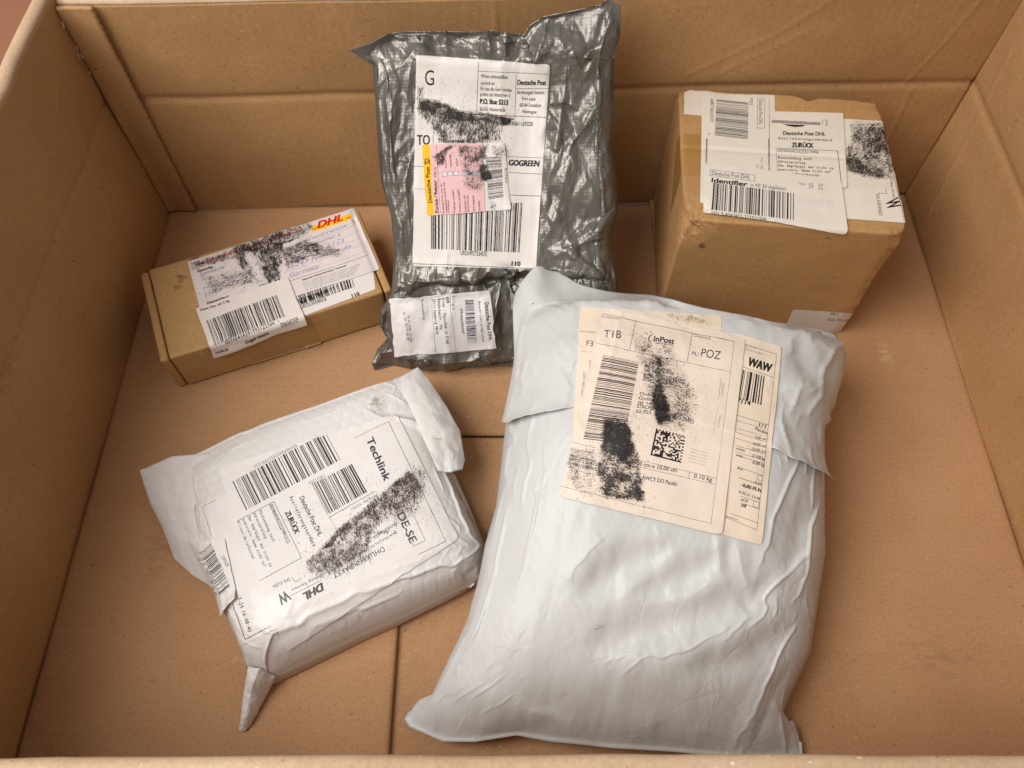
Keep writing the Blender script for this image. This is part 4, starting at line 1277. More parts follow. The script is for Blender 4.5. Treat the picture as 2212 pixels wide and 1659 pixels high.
def drape(quad, bvh, off, n=60, m=60, rnd=.0, smooth=2, extra=None, wob=0.0, seed=0, wrap=False):
    """sheet laid on a body: returns points (n,m,3) and uv; quad in photo px TL TR BR BL"""
    s, t = np.meshgrid(np.linspace(0, 1, n), np.linspace(0, 1, m), indexing='ij')
    dd = lambda a, b: math.hypot(a[0] - b[0], a[1] - b[1])
    w_, h_ = dd(quad[0], quad[1]), dd(quad[0], quad[3])
    if rnd > 0:
        x = (s - .5) * w_; y = (t - .5) * h_
        ax, ay = np.abs(x) - (w_ / 2 - rnd), np.abs(y) - (h_ / 2 - rnd)
        k = (ax > 0) & (ay > 0); r = np.hypot(ax, ay); g = k & (r > rnd)
        ax2 = np.where(g, ax * rnd / np.maximum(r, 1e-9), ax); ay2 = np.where(g, ay * rnd / np.maximum(r, 1e-9), ay)
        s = np.where(g, (np.sign(x) * (ax2 + w_ / 2 - rnd)) / w_ + .5, s)
        t = np.where(g, (np.sign(y) * (ay2 + h_ / 2 - rnd)) / h_ + .5, t)
    H = homography([(0, 0), (1, 0), (1, 1), (0, 1)], quad)
    P = apply_h(H, np.stack([s, t], -1))
    if wob > 0:
        P = P + wob * np.stack([fbm(s * 6, t * 6, seed, 3), fbm(s * 6 + 5, t * 6, seed + 1, 3)], -1)
    O = Vector((0, 0, CAMH)); R = np.full((n, m, 3), np.nan)
    NR = np.zeros((n, m, 3)); NR[..., 2] = 1
    for i in range(n):
        for j in range(m):
            d = ray(P[i, j, 0], P[i, j, 1])
            h = bvh.ray_cast(O, Vector(d))
            if h[0] is not None:
                R[i, j] = h[0]
                q = h[1] if h[1].dot(Vector(d)) < 0 else -h[1]
                NR[i, j] = q
    miss = np.isnan(R[..., 0])
    if miss.any():
        # continue the sheet past the edge of the body at the height of its nearest point
        I, J = np.where(~miss)
        for i, j in zip(*np.where(miss)):
            k = np.argmin((I - i) ** 2 + (J - j) ** 2)
            a = R[I[k], J[k]]
            if wrap:
                q = P[i, j] - P[I[k], J[k]]; d_ = math.hypot(*q) * .00034
                R[i, j] = a + np.array([np.sign(q[0]) * .0008, 0, -d_]); NR[i, j] = (np.sign(q[0]), 0, 0)
            else: R[i, j] = at(P[i, j, 0], P[i, j, 1], a[2] - .0004 * math.sqrt((I[k] - i) ** 2 + (J[k] - j) ** 2))
    def lap(A, c):
        for _ in range(c):
            B = A.copy()
            B[1:-1] = (A[:-2] + 2 * A[1:-1] + A[2:]) / 4
            A = B; B = A.copy()
            B[:, 1:-1] = (A[:, :-2] + 2 * A[:, 1:-1] + A[:, 2:]) / 4
            A = B
        return A
    NR = lap(NR, 4); NR /= np.linalg.norm(NR, axis=2, keepdims=True) + 1e-9
    R0 = R.copy()
    R = lap(R, smooth)
    low = ((R - R0) * NR).sum(2)
    R = R - NR * np.minimum(low, 0)[..., None]   # never dips into the body
    R = R + NR * off
    if extra is not None: R = R + NR * extra(s, t)[..., None]
    return R, s, t

def add_label(name, root, body, cv, layer=0, rnd=3.0, n=70, m=70, smooth=2, rough=.5, coat=0.0, extra=None, wob=0.0, label=None, bump=.1, seed=0):
    R, s, t = drape(cv.q, BODY[body], .0004 + .0006 * layer, n, m, rnd, smooth, extra, wob, seed, body == 'brown')
    mt = label_mat(name + '_print', cv.image(name + '_print'), rough, coat, bump)
    F = grid_faces(n, m)
    o = mesh_obj(name, R.reshape(-1, 3), F, mt, root, True, uvs=np.stack([s.ravel(), 1 - t.ravel()], -1))
    nz = o.data.polygons[len(F) // 2].normal
    if nz.z < 0: o.data.flip_normals()
    if label: o['label'] = label
    return o

INK = (.10, .10, .13)
# ---- silver bag: address label, return sticker, branch label
cv = Canvas(z1, [(575, 382), (1497, 447), (1402, 1862), (548, 1838)], (.88, .85, .82), seed=1)
T = cv.text
T('G', (634, 588), (698, 588), 104)
T('t Reference:', (660, 692), (745, 700), 12, a=.7)
for a, b, w_ in (((1005, 430), (990, 792), 3), ((1004, 492), (1490, 510), 3), ((1264, 510), (1254, 815), 3), ((1260, 610), (1485, 612), 3),
                 ((568, 748), (990, 792), 4), ((990, 792), (1475, 812), 4), ((697, 760), (690, 990), 2.5), ((560, 1148), (640, 1152), 3),
                 ((1205, 1083), (1460, 1092), 3), ((1210, 1192), (1455, 1204), 3), ((555, 1304), (650, 1308), 3), ((1225, 1348), (1440, 1356), 4),
                 ((550, 1822), (1402, 1858), 4)):
    cv.line(a, b, w_)
for s_, a, b, h in (('Wenn unzustellbar,', (1020, 535), (1210, 545), 25), ('zurück an', (1020, 582), (1115, 585), 22), ('En cas de non remise', (1018, 622), (1232, 634), 25),
                    ('prière de retourner à', (1017, 662), (1220, 670), 24), ('36243 Niederaula', (1010, 765), (1188, 772), 25), ('Germany', (1008, 797), (1098, 802), 24),
                    ('Briefentgelt bezahlt', (1272, 648), (1460, 652), 24), ('Port payé', (1305, 692), (1398, 696), 24), ('60544 Frankfurt', (1286, 738), (1438, 742), 26),
                    ('Allemagne', (1303, 782), (1405, 786), 24), ('04904061169320', (1170, 868), (1380, 872), 30), ('de Alpen', (760, 822), (850, 824), 24)):
    T(s_, a, b, h, bold=.02, c=(.15, .17, .22))
T('Deutsche Post', (1273, 584), (1470, 588), 34, bold=.05)
T('P.O. Box 5213', (1015, 716), (1205, 726), 33, bold=.07)
T('TO', (580, 1000), (668, 1000), 66, bold=.03)
T('Tribunenweg 45 ll-', (722, 985), (990, 992), 28, bold=.05)
T('GOGREEN', (1212, 1143), (1425, 1150), 38, bold=.07, shear=.15)
cv.bars([(676, 1420), (1306, 1400), (1287, 1745), (676, 1720)], 95, 5)
T('UR554927264DE', (878, 1763), (1062, 1770), 32, bold=.01)
T('110', (1233, 1835), (1292, 1838), 29, bold=.08)
cv.smudge([(570, 590), (630, 600), (620, 680), (800, 715), (860, 760), (1000, 790), (1110, 790), (1265, 825), (1170, 880), (1150, 990), (900, 995), (760, 985), (650, 860), (575, 770)], 40, .86, 4.5, 100, 3.5, 4)
cv.smudge([(590, 670), (700, 690), (830, 740), (1200, 800), (1180, 830), (900, 850), (700, 800), (600, 740)], 25, 1.0, 5, 20, 2, 9)
cv.smudge([(1120, 790), (1260, 822), (1180, 880), (1120, 850)], 15, 1.0, 4, 100, 3, 12)
cv.smudge([(1130, 990), (1230, 1020), (1230, 1080), (1190, 1110)], 30, .5, 4, 0, 1, 14)
def lift(s, t): return .0012 * (vnoise(s * 5, t * 7, 91) - .2) * np.clip(np.minimum(np.minimum(s, 1 - s), np.minimum(t, 1 - t)) * 12, 0, 1) + .0016 * np.exp(-((s - .27) / .015) ** 2) * sstep(.9, .97, t)
add_label('address_label', grey, 'grey', cv, 0, 5, 90, 130, 4, rough=.55, extra=lift, bump=.25)
cv = Canvas(z1, [(612, 997), (1178, 985), (1224, 1448), (650, 1490)], (.87, .84, .82), seed=2)
cv.poly([(612, 997), (667, 996), (697, 1488), (650, 1490)], (.98, .74, .05))
cv.poly([(667, 996), (1030, 988), (1053, 1470), (697, 1488)], (.90, .73, .73))
T = cv.text
T('Deutsche Post', (683, 1402), (664, 1152), 24, bold=.05)
# post horn
for k in range(14):
    a0, a1 = k / 14 * 6.283, (k + 1) / 14 * 6.283
    cv.line((650 + 14 * math.cos(a0), 1112 + 16 * math.sin(a0)), (650 + 14 * math.cos(a1), 1112 + 16 * math.sin(a1)), 5, (.1, .08, .05))
cv.line((664, 1100), (634, 1138), 5, (.1, .08, .05)); cv.line((664, 1100), (668, 1140), 4, (.1, .08, .05)); cv.line((636, 1096), (632, 1136), 4, (.1, .08, .05))
T('Zurück / Retour', (727, 1474), (715, 1244), 21, bold=.06)
T('CN 15', (713, 1222), (712, 1156), 15, bold=.05)
cv.line((740, 1474), (714, 1010), 2)
for s_, a, b in (('Empfänger/Firma unter der', (768, 1472), (752, 1265)), ('angegebenen Anschrift nicht', (788, 1470), (773, 1256)), ('zu ermitteln', (804, 1470), (798, 1382)),
                 ('Empfänger verzogen', (846, 1468), (832, 1312)), ('Annahme verweigert', (884, 1466), (872, 1310)), ('Empfänger soll', (922, 1464), (914, 1352)),
                 ('verstorben sein', (940, 1464), (934, 1350)), ('Nicht abgeholt', (978, 1460), (972, 1354)), ('Sonstiges', (1016, 1456), (1010, 1388)),
                 ('Inconnu', (785, 1158), (780, 1100)), ('Déménagé', (822, 1148), (812, 1066)), ('Refusé', (862, 1146), (858, 1094)), ('Non réclamé', (960, 1140), (940, 1040)), ('Autres', (1000, 1130), (992, 1060))):
    T(s_, a, b, 13, bold=.02, c=(.28, .16, .20))
for k, x_ in enumerate((755, 793, 833, 890, 930, 970)):
    y_ = 1187 - k * 1.6
    cv.poly([(x_, y_), (x_ + 30, y_ - 1), (x_ + 31, y_ + 30), (x_ + 1, y_ + 31)], (.88, .85, .84))
    cv.frame([(x_, y_), (x_ + 30, y_ - 1), (x_ + 31, y_ + 30), (x_ + 1, y_ + 31)], 2, (.2, .25, .35))
for q in range(5): cv.line((930 + q * 3, 1180), (962 - q * 2, 1214), 2.5, (.10, .15, .4)); cv.line((962, 1182 + q * 4), (930, 1212), 2, (.1, .15, .4))
cv.line((1028, 1000), (1052, 1470), 2)
cv.bars([(1160, 1083), (1178, 1362), (1072, 1380), (1056, 1088)], 75, 8)
T('DPAGR', (1208, 1262), (1202, 1158), 20)
cv.smudge([(690, 1080), (800, 1000), (860, 1000), (800, 1050), (760, 1140), (720, 1150)], 20, 1.0, 5, 80, 2, 21)
cv.smudge([(860, 1000), (1080, 1000), (1060, 1100), (960, 1130), (860, 1080)], 30, .85, 4, 80, 3, 22)
cv.smudge([(870, 1100), (1040, 1100), (1090, 1220), (1000, 1340), (900, 1290)], 35, .55, 5, 60, 1.2, 23)
cv.smudge([(1010, 1140), (1060, 1130), (1110, 1230), (1060, 1260), (1010, 1230)], 14, 1.05, 6, 0, 1, 24)
cv.smudge([(1080, 1000), (1230, 1000), (1220, 1080), (1120, 1100)], 30, .6, 4.5, 0, 1, 25)
cv.smudge([(1060, 1380), (1140, 1380), (1130, 1450), (1060, 1450)], 25, .38, 5, 0, 1, 26)
add_label('return_sticker', grey, 'grey', cv, 1.3, 2, 70, 70, 4, rough=.5, extra=lambda s, t: .0012 * (vnoise(s * 5 * .6, t * 7 * .35, 91)) + .0015 * sstep(.9, 1, s) * sstep(.8, 1, t), wob=3, seed=3, label='yellow and pink return sticker stuck over the address label')
cv = Canvas(z2, [(397, 775), (1080, 716), (1124, 1112), (430, 1172)], (.87, .85, .84), seed=3)
T = cv.text
for s_, a, b, h, bo, mo in (('Deutsche Post DHL', (1045, 802), (1078, 1058), 26, .04, 0), ('Benachrichtigungslabel', (1003, 792), (1032, 1064), 17, .03, 1), ('0791444370352287', (876, 842), (893, 1010), 17, .03, 0),
                            ('Filiale', (818, 755), (828, 846), 18, .04, 1), ('608', (785, 760), (790, 800), 18, .05, 1), ('Kiosk - Postshop im Eink..', (757, 768), (782, 1100), 19, .04, 1),
                            ('Rennbahnstr. 36g', (727, 770), (742, 982), 19, .04, 1), ('22111 Hamburg Horn', (693, 774), (712, 1012), 19, .04, 1), ('Warensendung', (608, 780), (618, 910), 15, .03, 1),
                            ('20.01.2026 14:44h', (514, 886), (530, 1065), 13, .03, 1), ('22.101 22119-40.BF', (488, 866), (512, 1052), 13, .03, 1)):
    T(s_, a, b, h, bold=bo, mono=bool(mo), c=(.20, .22, .27))
cv.frame([(678, 762), (808, 742), (842, 1130), (710, 1158)], 2)
cv.bars([(908, 782), (930, 1072), (994, 1066), (968, 780)], 1, 1, c=(.87, .85, .84))
cv.bars([(968, 782), (994, 1070), (930, 1074), (908, 786)], 66, 77, c=(.20, .24, .33))
add_label('branch_label', grey, 'grey', cv, 1, 1, 70, 50, 14, rough=.45, extra=lambda s, t: .0012 * (1 - sstep(0, .1, t)) + .0008, wob=3, seed=9, label='white branch label with sideways print near the foot of the bag')

# ---- flat mailing carton
def z3(x, y): return (288 + .26043 * x, 432 + .26043 * y)
cv = Canvas(z3, [(1240, 690), (1972, 470), (2010, 742), (1415, 962)], (.88, .85, .83), seed=4)
cv.bars([(1330, 838), (1822, 662), (1838, 722), (1368, 882)], 70, 31)
cv.bars([(1330, 790), (1815, 645), (1836, 722), (1368, 884)], 70, 31)
cv.text('UR555392985DE', (1395, 905), (1608, 835), 27, bold=.02)
cv.text('110', (1818, 810), (1878, 790), 26, bold=.09)
add_label('barcode_label', flat, 'flat', cv, 0, 4, 50, 40, 2, rough=.5)
cv = Canvas(z3, [(455, 520), (1826, 70), (2045, 580), (592, 1052)], (.87, .83, .82), seed=5)
T = cv.text
ORG = (.85, .50, .42); BLU = (.46, .50, .66)
T('DHL PAKET UND PLUS AUS DEUTSCHLAND - EU', (520, 555), (1400, 262), 19, bold=.10, c=(.78, .12, .14), shear=.1)
cv.poly([(1480, 222), (1803, 117), (1815, 165), (1490, 270)], (.98, .77, .10))
T('DHL', (1532, 240), (1740, 172), 50, bold=.09, c=(.80, .10, .10), shear=.35)
cv.line((1488, 250), (1524, 238), 7, (.8, .1, .1)); cv.line((1768, 160), (1812, 146), 8, (.8, .1, .1))
T('Absender', (535, 608), (668, 566), 18, bold=.08)
T('Empfänger', (1190, 386), (1340, 338), 18, bold=.08)
for a, b in (((1210, 462), (1840, 216)), ((1225, 510), (1870, 268)), ((1240, 560), (1885, 322)), ((1255, 610), (1905, 374)), ((1270, 664), (1935, 430)), ((570, 668), (940, 548)), ((590, 770), (960, 640)), ((600, 828), (800, 765))):
    cv.line(a, b, 2.2, ORG)
for s_, a, b, h in (('En cas de non remise', (1235, 428), (1780, 222), 26), ('prière de retourner à', (1225, 490), (1720, 300), 28), ('P.O. Box 5213', (1310, 505), (1755, 356), 28), ('36243 Niederaula', (1270, 585), (1810, 400), 32),
                    ('Germany', (1305, 645), (1552, 560), 34), ('Stefanie', (555, 638), (762, 572), 30), ('Hörnigk Str 22', (585, 752), (980, 610), 26), ('55469', (592, 808), (742, 760), 30)):
    T(s_, a, b, h, bold=0, c=BLU, shear=.3)
cv.line((1290, 682), (1950, 465), 2.5)
T('Inklusive klimaneutralem Versand.', (1405, 675), (1770, 552), 12, bold=.08)
for k in range(5):
    T('Hiermit beauftragen Sie zusätzliche Einlieferungspunkte', (1410 + k * 6, 700 + k * 16), (1885 - k * 12, 540 + k * 20), 9, a=.65)
T('Deutschland', (618, 872), (796, 812), 20, bold=.08)
T('DHL', (1040, 762), (1240, 690), 40, bold=.10, shear=.35)
cv.bars([(1060, 440), (1120, 690), (1225, 655), (1150, 400)], 60, 14)
cv.smudge([(470, 520), (820, 410), (1240, 260), (1250, 360), (900, 470), (600, 560), (480, 600)], 22, .62, 6, 150, 2, 41)
cv.smudge([(800, 380), (900, 350), (1250, 250), (1250, 400), (1230, 650), (1120, 720), (1020, 700), (870, 560)], 30, .80, 7, 70, 3, 42, fade=lambda x, y: 1 - .8 * np.exp(-((x - (960 + (y - 450) * .5)) / 45) ** 2) * (y > 430))
cv.smudge([(1230, 420), (1400, 330), (1700, 400), (1730, 470), (1500, 480), (1260, 560)], 22, .72, 5, 165, 3.5, 43)
cv.smudge([(560, 640), (1000, 560), (1010, 700), (640, 790)], 40, .50, 5, 160, 3, 44)
cv.smudge([(1200, 260), (1500, 165), (1490, 260), (1400, 320), (1250, 380)], 25, .62, 5.5, 150, 1.5, 45)
add_label('shipping_label', flat, 'flat', cv, 1, 2, 90, 50, 2, rough=.5, wob=2, bump=.2)
cv = Canvas(z3, [(525, 912), (1285, 652), (1433, 1012), (660, 1290)], (.88, .84, .81), seed=6)
cv.bars([(612, 1012), (1198, 796), (1268, 975), (680, 1200)], 92, 15)
cv.text('Paket Nat. bis 2 kg', (566, 935), (808, 856), 18, bold=.05)
cv.text('00340434391993122306 -', (768, 1185), (1215, 1020), 18, bold=.04, mono=True)
cv.text('Entgelt bezahlt', (928, 1168), (1120, 1098), 20, bold=.06)
cv.text('FI04345359', (1228, 1048), (1368, 996), 24, bold=.01)
cv.text('14.Okt.26', (680, 1255), (780, 1222), 16, bold=.07)
add_label('postage_label', flat, 'flat', cv, 2, 1, 60, 50, 3, rough=.45, extra=lambda s, t: .0008 + .002 * sstep(.85, 1, t) * (.5 + .5 * np.sin(s * 7)), wob=3, seed=2)

# ---- square brown carton
def zb(x, y): return (1440.1 + .26043 * x, 172.8 + .26043 * y)
DU = (.13, .15, .20)
cv = Canvas(zb, [(146, 72), (893, 112), (900, 350), (143, 288)], (.86, .81, .75), seed=7)
cv.text('DPAGO', (582, 105), (486, 100), 13, bold=.03)
add_label('torn_label', brown, 'brown', cv, 0, 1, 50, 24, 1, wob=3)
cv = Canvas(zb, [(1380, 318), (1812, 345), (1978, 1188), (1480, 1152)], (.87, .83, .77), seed=8)
T = cv.text
T('50321 Brühl', (1518, 370), (1546, 530), 32, c=DU); T('Louise-Wiesenstr', (1598, 375), (1640, 650), 30, c=DU); T('Robert Weingärtner', (1692, 375), (1760, 640), 30, c=DU); T('38', (1635, 628), (1650, 665), 24, bold=.05)
cv.line((1742, 362), (1756, 362), 3); cv.line((1756, 362), (1762, 392), 3)
cv.line((1380, 345), (1438, 348), 2.5); cv.line((1380, 345), (1384, 372), 2.5)
cv.line((1758, 940), (1825, 945), 3); cv.line((1825, 945), (1815, 900), 3)
T('DHL KLEINPAKET', (1734, 948), (1762, 1132), 28, c=DU)
T('W', (1812, 1010), (1836, 1080), 110, bold=.02, c=(.15, .09, .08))
T('Wiesbadener Str 127 Dieburg, Germany', (1822, 650), (1875, 980), 24, c=DU)
cv.line((1820, 560), (1968, 1160), 2.5)
cv.smudge([(1560, 345), (1812, 345), (1890, 830), (1700, 825), (1480, 760), (1440, 620), (1520, 500)], 35, .66, 6, 150, 1.6, 51)
cv.smudge([(1640, 400), (1840, 420), (1870, 640), (1700, 600), (1620, 520)], 35, .72, 7, 120, 1.4, 52)
cv.smudge([(1450, 620), (1600, 660), (1800, 740), (1820, 830), (1500, 770)], 25, .75, 4, 60, 2.5, 53)
add_label('parcel_label', brown, 'brown', cv, 0, 2, 50, 80, 1)
cv = Canvas(zb, [(292, 125), (845, 150), (852, 900), (276, 1032)], (.87, .83, .77), seed=9)
T = cv.text
for k in range(60):
    y_ = 60 + k * 16
    cv.line((300, y_ * .9 + 60), (845, y_ * .9 + 90), 5, (.83, .79, .76), .5)
T('64807.060.015.47', (362, 165), (360, 355), 27, c=DU); T('PZ63', (688, 160), (688, 216), 24, c=DU)
cv.bars([(410, 168), (398, 468), (672, 500), (676, 196)], 1, 1, c=(.87, .83, .77))
cv.bars([(676, 196), (671, 500), (397, 468), (411, 168)], 78, 52, c=(.10, .10, .15))
cv.frame([(752, 156), (812, 160), (808, 408), (748, 404)], 3, (.25, .32, .42)); T('Deutsche Post DHL', (764, 170), (762, 376), 30, c=DU)
T('Von PZ 50', (778, 650), (776, 790), 18, mono=True, c=DU); T('CT 53', (740, 704), (738, 784), 18, mono=True, c=DU); T('3', (345, 445), (344, 460), 14, c=DU)
T('0034043452322521949 6', (326, 495), (318, 745), 12, bold=.08); T('0034043452322521949 6', (840, 495), (842, 795), 12, bold=.08)
T('L-1021', (310, 790), (308, 905), 12, bold=.1)
add_label('routing_label', brown, 'brown', cv, 1, 4, 50, 70, 1)
cv = Canvas(zb, [(850, 270), (1460, 285), (1492, 905), (850, 905)], (.87, .83, .77), seed=10)
T = cv.text
for k in range(3): cv.line((868, 345 + k * 9), (1270, 366 + k * 9), 4 if k != 1 else 6, (.12, .12, .2))
cv.poly([(960, 378), (1150, 385), (1120, 398), (1060, 402), (1000, 392)], (.25, .08, .08))
cv.line((1290, 335), (1290, 385), 3); T('Billing', (1312, 342), (1318, 390), 15)
T('Deutsche Post DHL', (962, 466), (1312, 474), 30, bold=.045); T('Auslieferungsvermerk', (920, 502), (1370, 520), 20, bold=.03, mono=True)
T('ZURÜCK', (1035, 568), (1212, 572), 36, bold=.06, mono=True); T('00340434523225219496', (914, 604), (1255, 622), 24)
for s_, a, b in (('Rücksendung nach', (920, 664), (1195, 676)), ('Adressprüfung', (920, 696), (1145, 708)), ('Der Empfänger war nicht zu', (922, 728), (1375, 752)), ('ermitteln: Name nicht auf', (925, 762), (1355, 782)), ('Klingel/Briefkasten', (928, 794), (1258, 810))):
    T(s_, a, b, 20, bold=.035, mono=True, c=DU)
cv.line((900, 574), (1415, 600), 3, (.2, .25, .35)); cv.line((902, 574), (918, 805), 3, (.2, .25, .35)); cv.line((1412, 600), (1443, 860), 5, (.12, .15, .22))
add_label('return_notice', brown, 'brown', cv, 2, 4, 60, 60, 1)
cv = Canvas(zb, [(310, 700), (1440, 842), (1497, 1270), (298, 1112)], (.87, .83, .78), seed=11)
T = cv.text
cv.frame([(358, 758), (724, 806), (724, 856), (352, 806)], 3, (.2, .22, .28)); T('Deutsche Post DHL', (368, 800), (684, 838), 32, c=DU)
T('Identifier', (368, 862), (660, 898), 36, bold=.07); T('in PZ 50 dupliziert', (690, 898), (984, 932), 28, c=DU)
T('Von PZ  50', (1092, 884), (1285, 898), 20, mono=True, c=DU); T('CT  53', (1172, 915), (1284, 926), 20, mono=True, c=DU)
cv.bars([(383, 868), (1056, 955), (1054, 1176), (370, 1090)], 90, 77)
T('(00) 3-4043452-322521949', (366, 1130), (818, 1188), 30, c=DU); T('6', (882, 1206), (900, 1207), 20, c=DU)
r_ = random.Random(3)
for k in range(34):
    x_ = 1080 + k * 9
    cv.line((x_, 975 + k), (x_, 1045 + k), r_.choice([2, 4, 5]), (.80, .76, .73), .6)
add_label('identifier_label', brown, 'brown', cv, 3, 8, 80, 50, 1)
cv = Canvas(z6, [(1775, 250), (2138, 275), (1990, 480), (1680, 470)], (.84, .81, .77), seed=12)
cv.text('MC1', (1998, 285), (2042, 285), 13, bold=.02, mono=True); cv.text('B20-05-05', (1982, 318), (2106, 324), 14, bold=.02, mono=True)
add_label('stock_sticker', brown, 'brown', cv, 0, 5, 30, 24, 1, label='small white sticker low on the front face by the right edge')

# ---- white bag
CR = (.89, .80, .72)
cv = Canvas(z6, [(515, 238), (1352, 292), (1340, 950), (470, 1010)], (.88, .81, .73), seed=13)
T = cv.text
T('Rejon kurierski:', (515, 388), (606, 396), 11, a=.6); T('F37', (553, 472), (618, 474), 32, c=(.2, .2, .22)); cv.line((520, 505), (600, 508), 1.5, a=.6)
cv.bars([(570, 555), (584, 555), (584, 600), (570, 598)], 9, 3)
T('5221070132620230057918', (572, 612), (516, 890), 20, c=(.2, .2, .22)); T('520118015800', (534, 628), (520, 770), 15, a=.7); T('1840', (515, 880), (492, 975), 20)
cv.smudge([(1010, 275), (1180, 290), (1350, 350), (1200, 345), (1040, 310)], 14, .55, 7, 60, 1.5, 61, c=(.55, .47, .38))
add_label('old_courier_label', white, 'white', cv, 0, 6, 80, 60, 6, rough=.5, label='cream courier label half covered by the one above')
cv = Canvas(z6, [(1400, 392), (1705, 474), (1588, 1650), (1290, 1570)], (.89, .82, .74), seed=14)
T = cv.text
T('Stacja', (1490, 482), (1550, 492), 11, mono=True, a=.8); T('doręczająca -', (1488, 500), (1610, 532), 12, mono=True, a=.8)
T('WAW', (1502, 588), (1636, 628), 46, bold=.06)
cv.bars([(1470, 612), (1612, 655), (1592, 826), (1440, 782)], 22, 8)
T('7114', (1440, 806), (1516, 826), 26, bold=.06)
cv.line((1487, 465), (1674, 524), 2); cv.line((1674, 524), (1556, 1562), 2); cv.line((1470, 595), (1656, 660), 2)
for a, b, w_ in (((1430, 880), (1625, 942), 2), ((1430, 912), (1618, 968), 1.5), ((1430, 960), (1612, 1010), 1.5), ((1430, 985), (1610, 1042), 2), ((1430, 1018), (1608, 1075), 2), ((1430, 1062), (1606, 1112), 2), ((1435, 1100), (1602, 1150), 2), ((1438, 1120), (1600, 1168), 2),
                 ((1440, 1185), (1595, 1240), 2), ((1450, 1250), (1590, 1298), 3), ((1455, 1290), (1588, 1340), 2), ((1460, 1360), (1580, 1400), 2), ((1465, 1400), (1575, 1438), 2), ((1400, 1462), (1568, 1520), 2), ((1360, 1480), (1560, 1560), 2)):
    cv.line(a, b, w_)
for s_, a, b, h, bo in (('1/1', (1568, 948), (1608, 960), 20, .03), ('Paczka', (1546, 970), (1616, 998), 18, .03), ('5.00 cm', (1546, 1020), (1612, 1034), 16, .02), ('10.00 cm', (1534, 1058), (1610, 1074), 16, .02), ('10.00 cm', (1530, 1090), (1606, 1106), 16, .02),
                        ('0.100 kg', (1530, 1128), (1602, 1150), 17, .02), ('0.08 kg', (1530, 1168), (1600, 1186), 17, .03), ('vista:', (1432, 1085), (1490, 1100), 15, .02), ('owa:', (1432, 1122), (1474, 1134), 15, .02), ('AGI', (1440, 1200), (1472, 1210), 15, .03),
                        ('0,00', (1542, 1286), (1586, 1300), 17, .01), ('0,00 PLN', (1472, 1304), (1580, 1336), 19, .06), ('6-02-21 23:48', (1450, 1340), (1574, 1385), 16, .02), ('ACIE', (1462, 1388), (1504, 1398), 15, .03), ('rd', (1466, 1422), (1490, 1428), 22, .07),
                        ('Informacji on', (1370, 1480), (1442, 1502), 8, .02)):
    T(s_, a, b, h, bold=bo, c=(.18, .17, .18))
cv.frame([(1562, 1235), (1592, 1244), (1588, 1272), (1558, 1263)], 2); cv.frame([(1540, 1388), (1572, 1398), (1566, 1432), (1535, 1422)], 2)
add_label('delivery_label', white, 'white', cv, 1, 7, 44, 110, 6, rough=.5, extra=lambda s, t: .0005 * vnoise(s * 4, t * 12, 5), bump=.2, label='narrow cream strip of label with WAW and a table of weights')
cv = Canvas(z6, [(652, 250), (1489, 430), (1350, 1592), (398, 1362)], (.88, .815, .75), seed=15)
T = cv.text; GB = (.20, .20, .22)
T('on kurierski:', (642, 312), (752, 330), 13, c=GB, a=.8); T('T1B', (656, 430), (756, 438), 42, c=GB)
for a, b, w_ in (((648, 292), (1422, 458), 2.5), ((842, 332), (806, 500), 2.5), ((1176, 400), (1146, 570), 2.5), ((606, 462), (1398, 630), 2), ((1422, 458), (1285, 1522), 1.6), ((862, 1150), (1318, 1255), 2), ((862, 1190), (1314, 1292), 2),
                 ((1160, 1218), (1155, 1252), 2), ((470, 1042), (610, 1078), 2), ((462, 1082), (610, 1110), 2), ((556, 1062), (556, 1098), 1.5), ((400, 1302), (1286, 1522), 2), ((1345, 672), (1328, 795), 1.5), ((1326, 838), (1300, 1002), 1.5)):
    cv.line(a, b, w_, (.25, .25, .27))
T('InPost', (948, 452), (1066, 470), 30, bold=.05, c=(.22, .20, .2)); T('out of the box', (958, 466), (1062, 480), 9, bold=.05, c=GB)
for k in range(8):
    a0 = 1.9 + k * .34; cv.line((950 + 32 * math.cos(a0), 438 + 26 * math.sin(a0)), (950 + 32 * math.cos(a0 + .34), 438 + 26 * math.sin(a0 + .34)), 7 - abs(k - 3.5) * 1.2, (.2, .18, .18))
for x0_, y0_, x1_, y1_ in ((888, 432, 906, 436), (896, 400, 914, 414), (928, 392, 934, 408), (888, 458, 904, 452), (908, 478, 918, 466)):
    cv.line((x0_, y0_), (x1_, y1_), 3.5, (.25, .22, .22))
T('Destynacja', (1186, 425), (1284, 446), 15, c=GB, a=.8); T('PL/', (1172, 530), (1212, 540), 20, c=GB); T('POZ', (1226, 540), (1338, 560), 46, c=GB)
q4 = [(652, 532), (860, 574), (772, 1060), (536, 1030)]
cv.bars([q4[1], q4[2], q4[3], q4[0]], 112, 91, c=(.18, .10, .11))
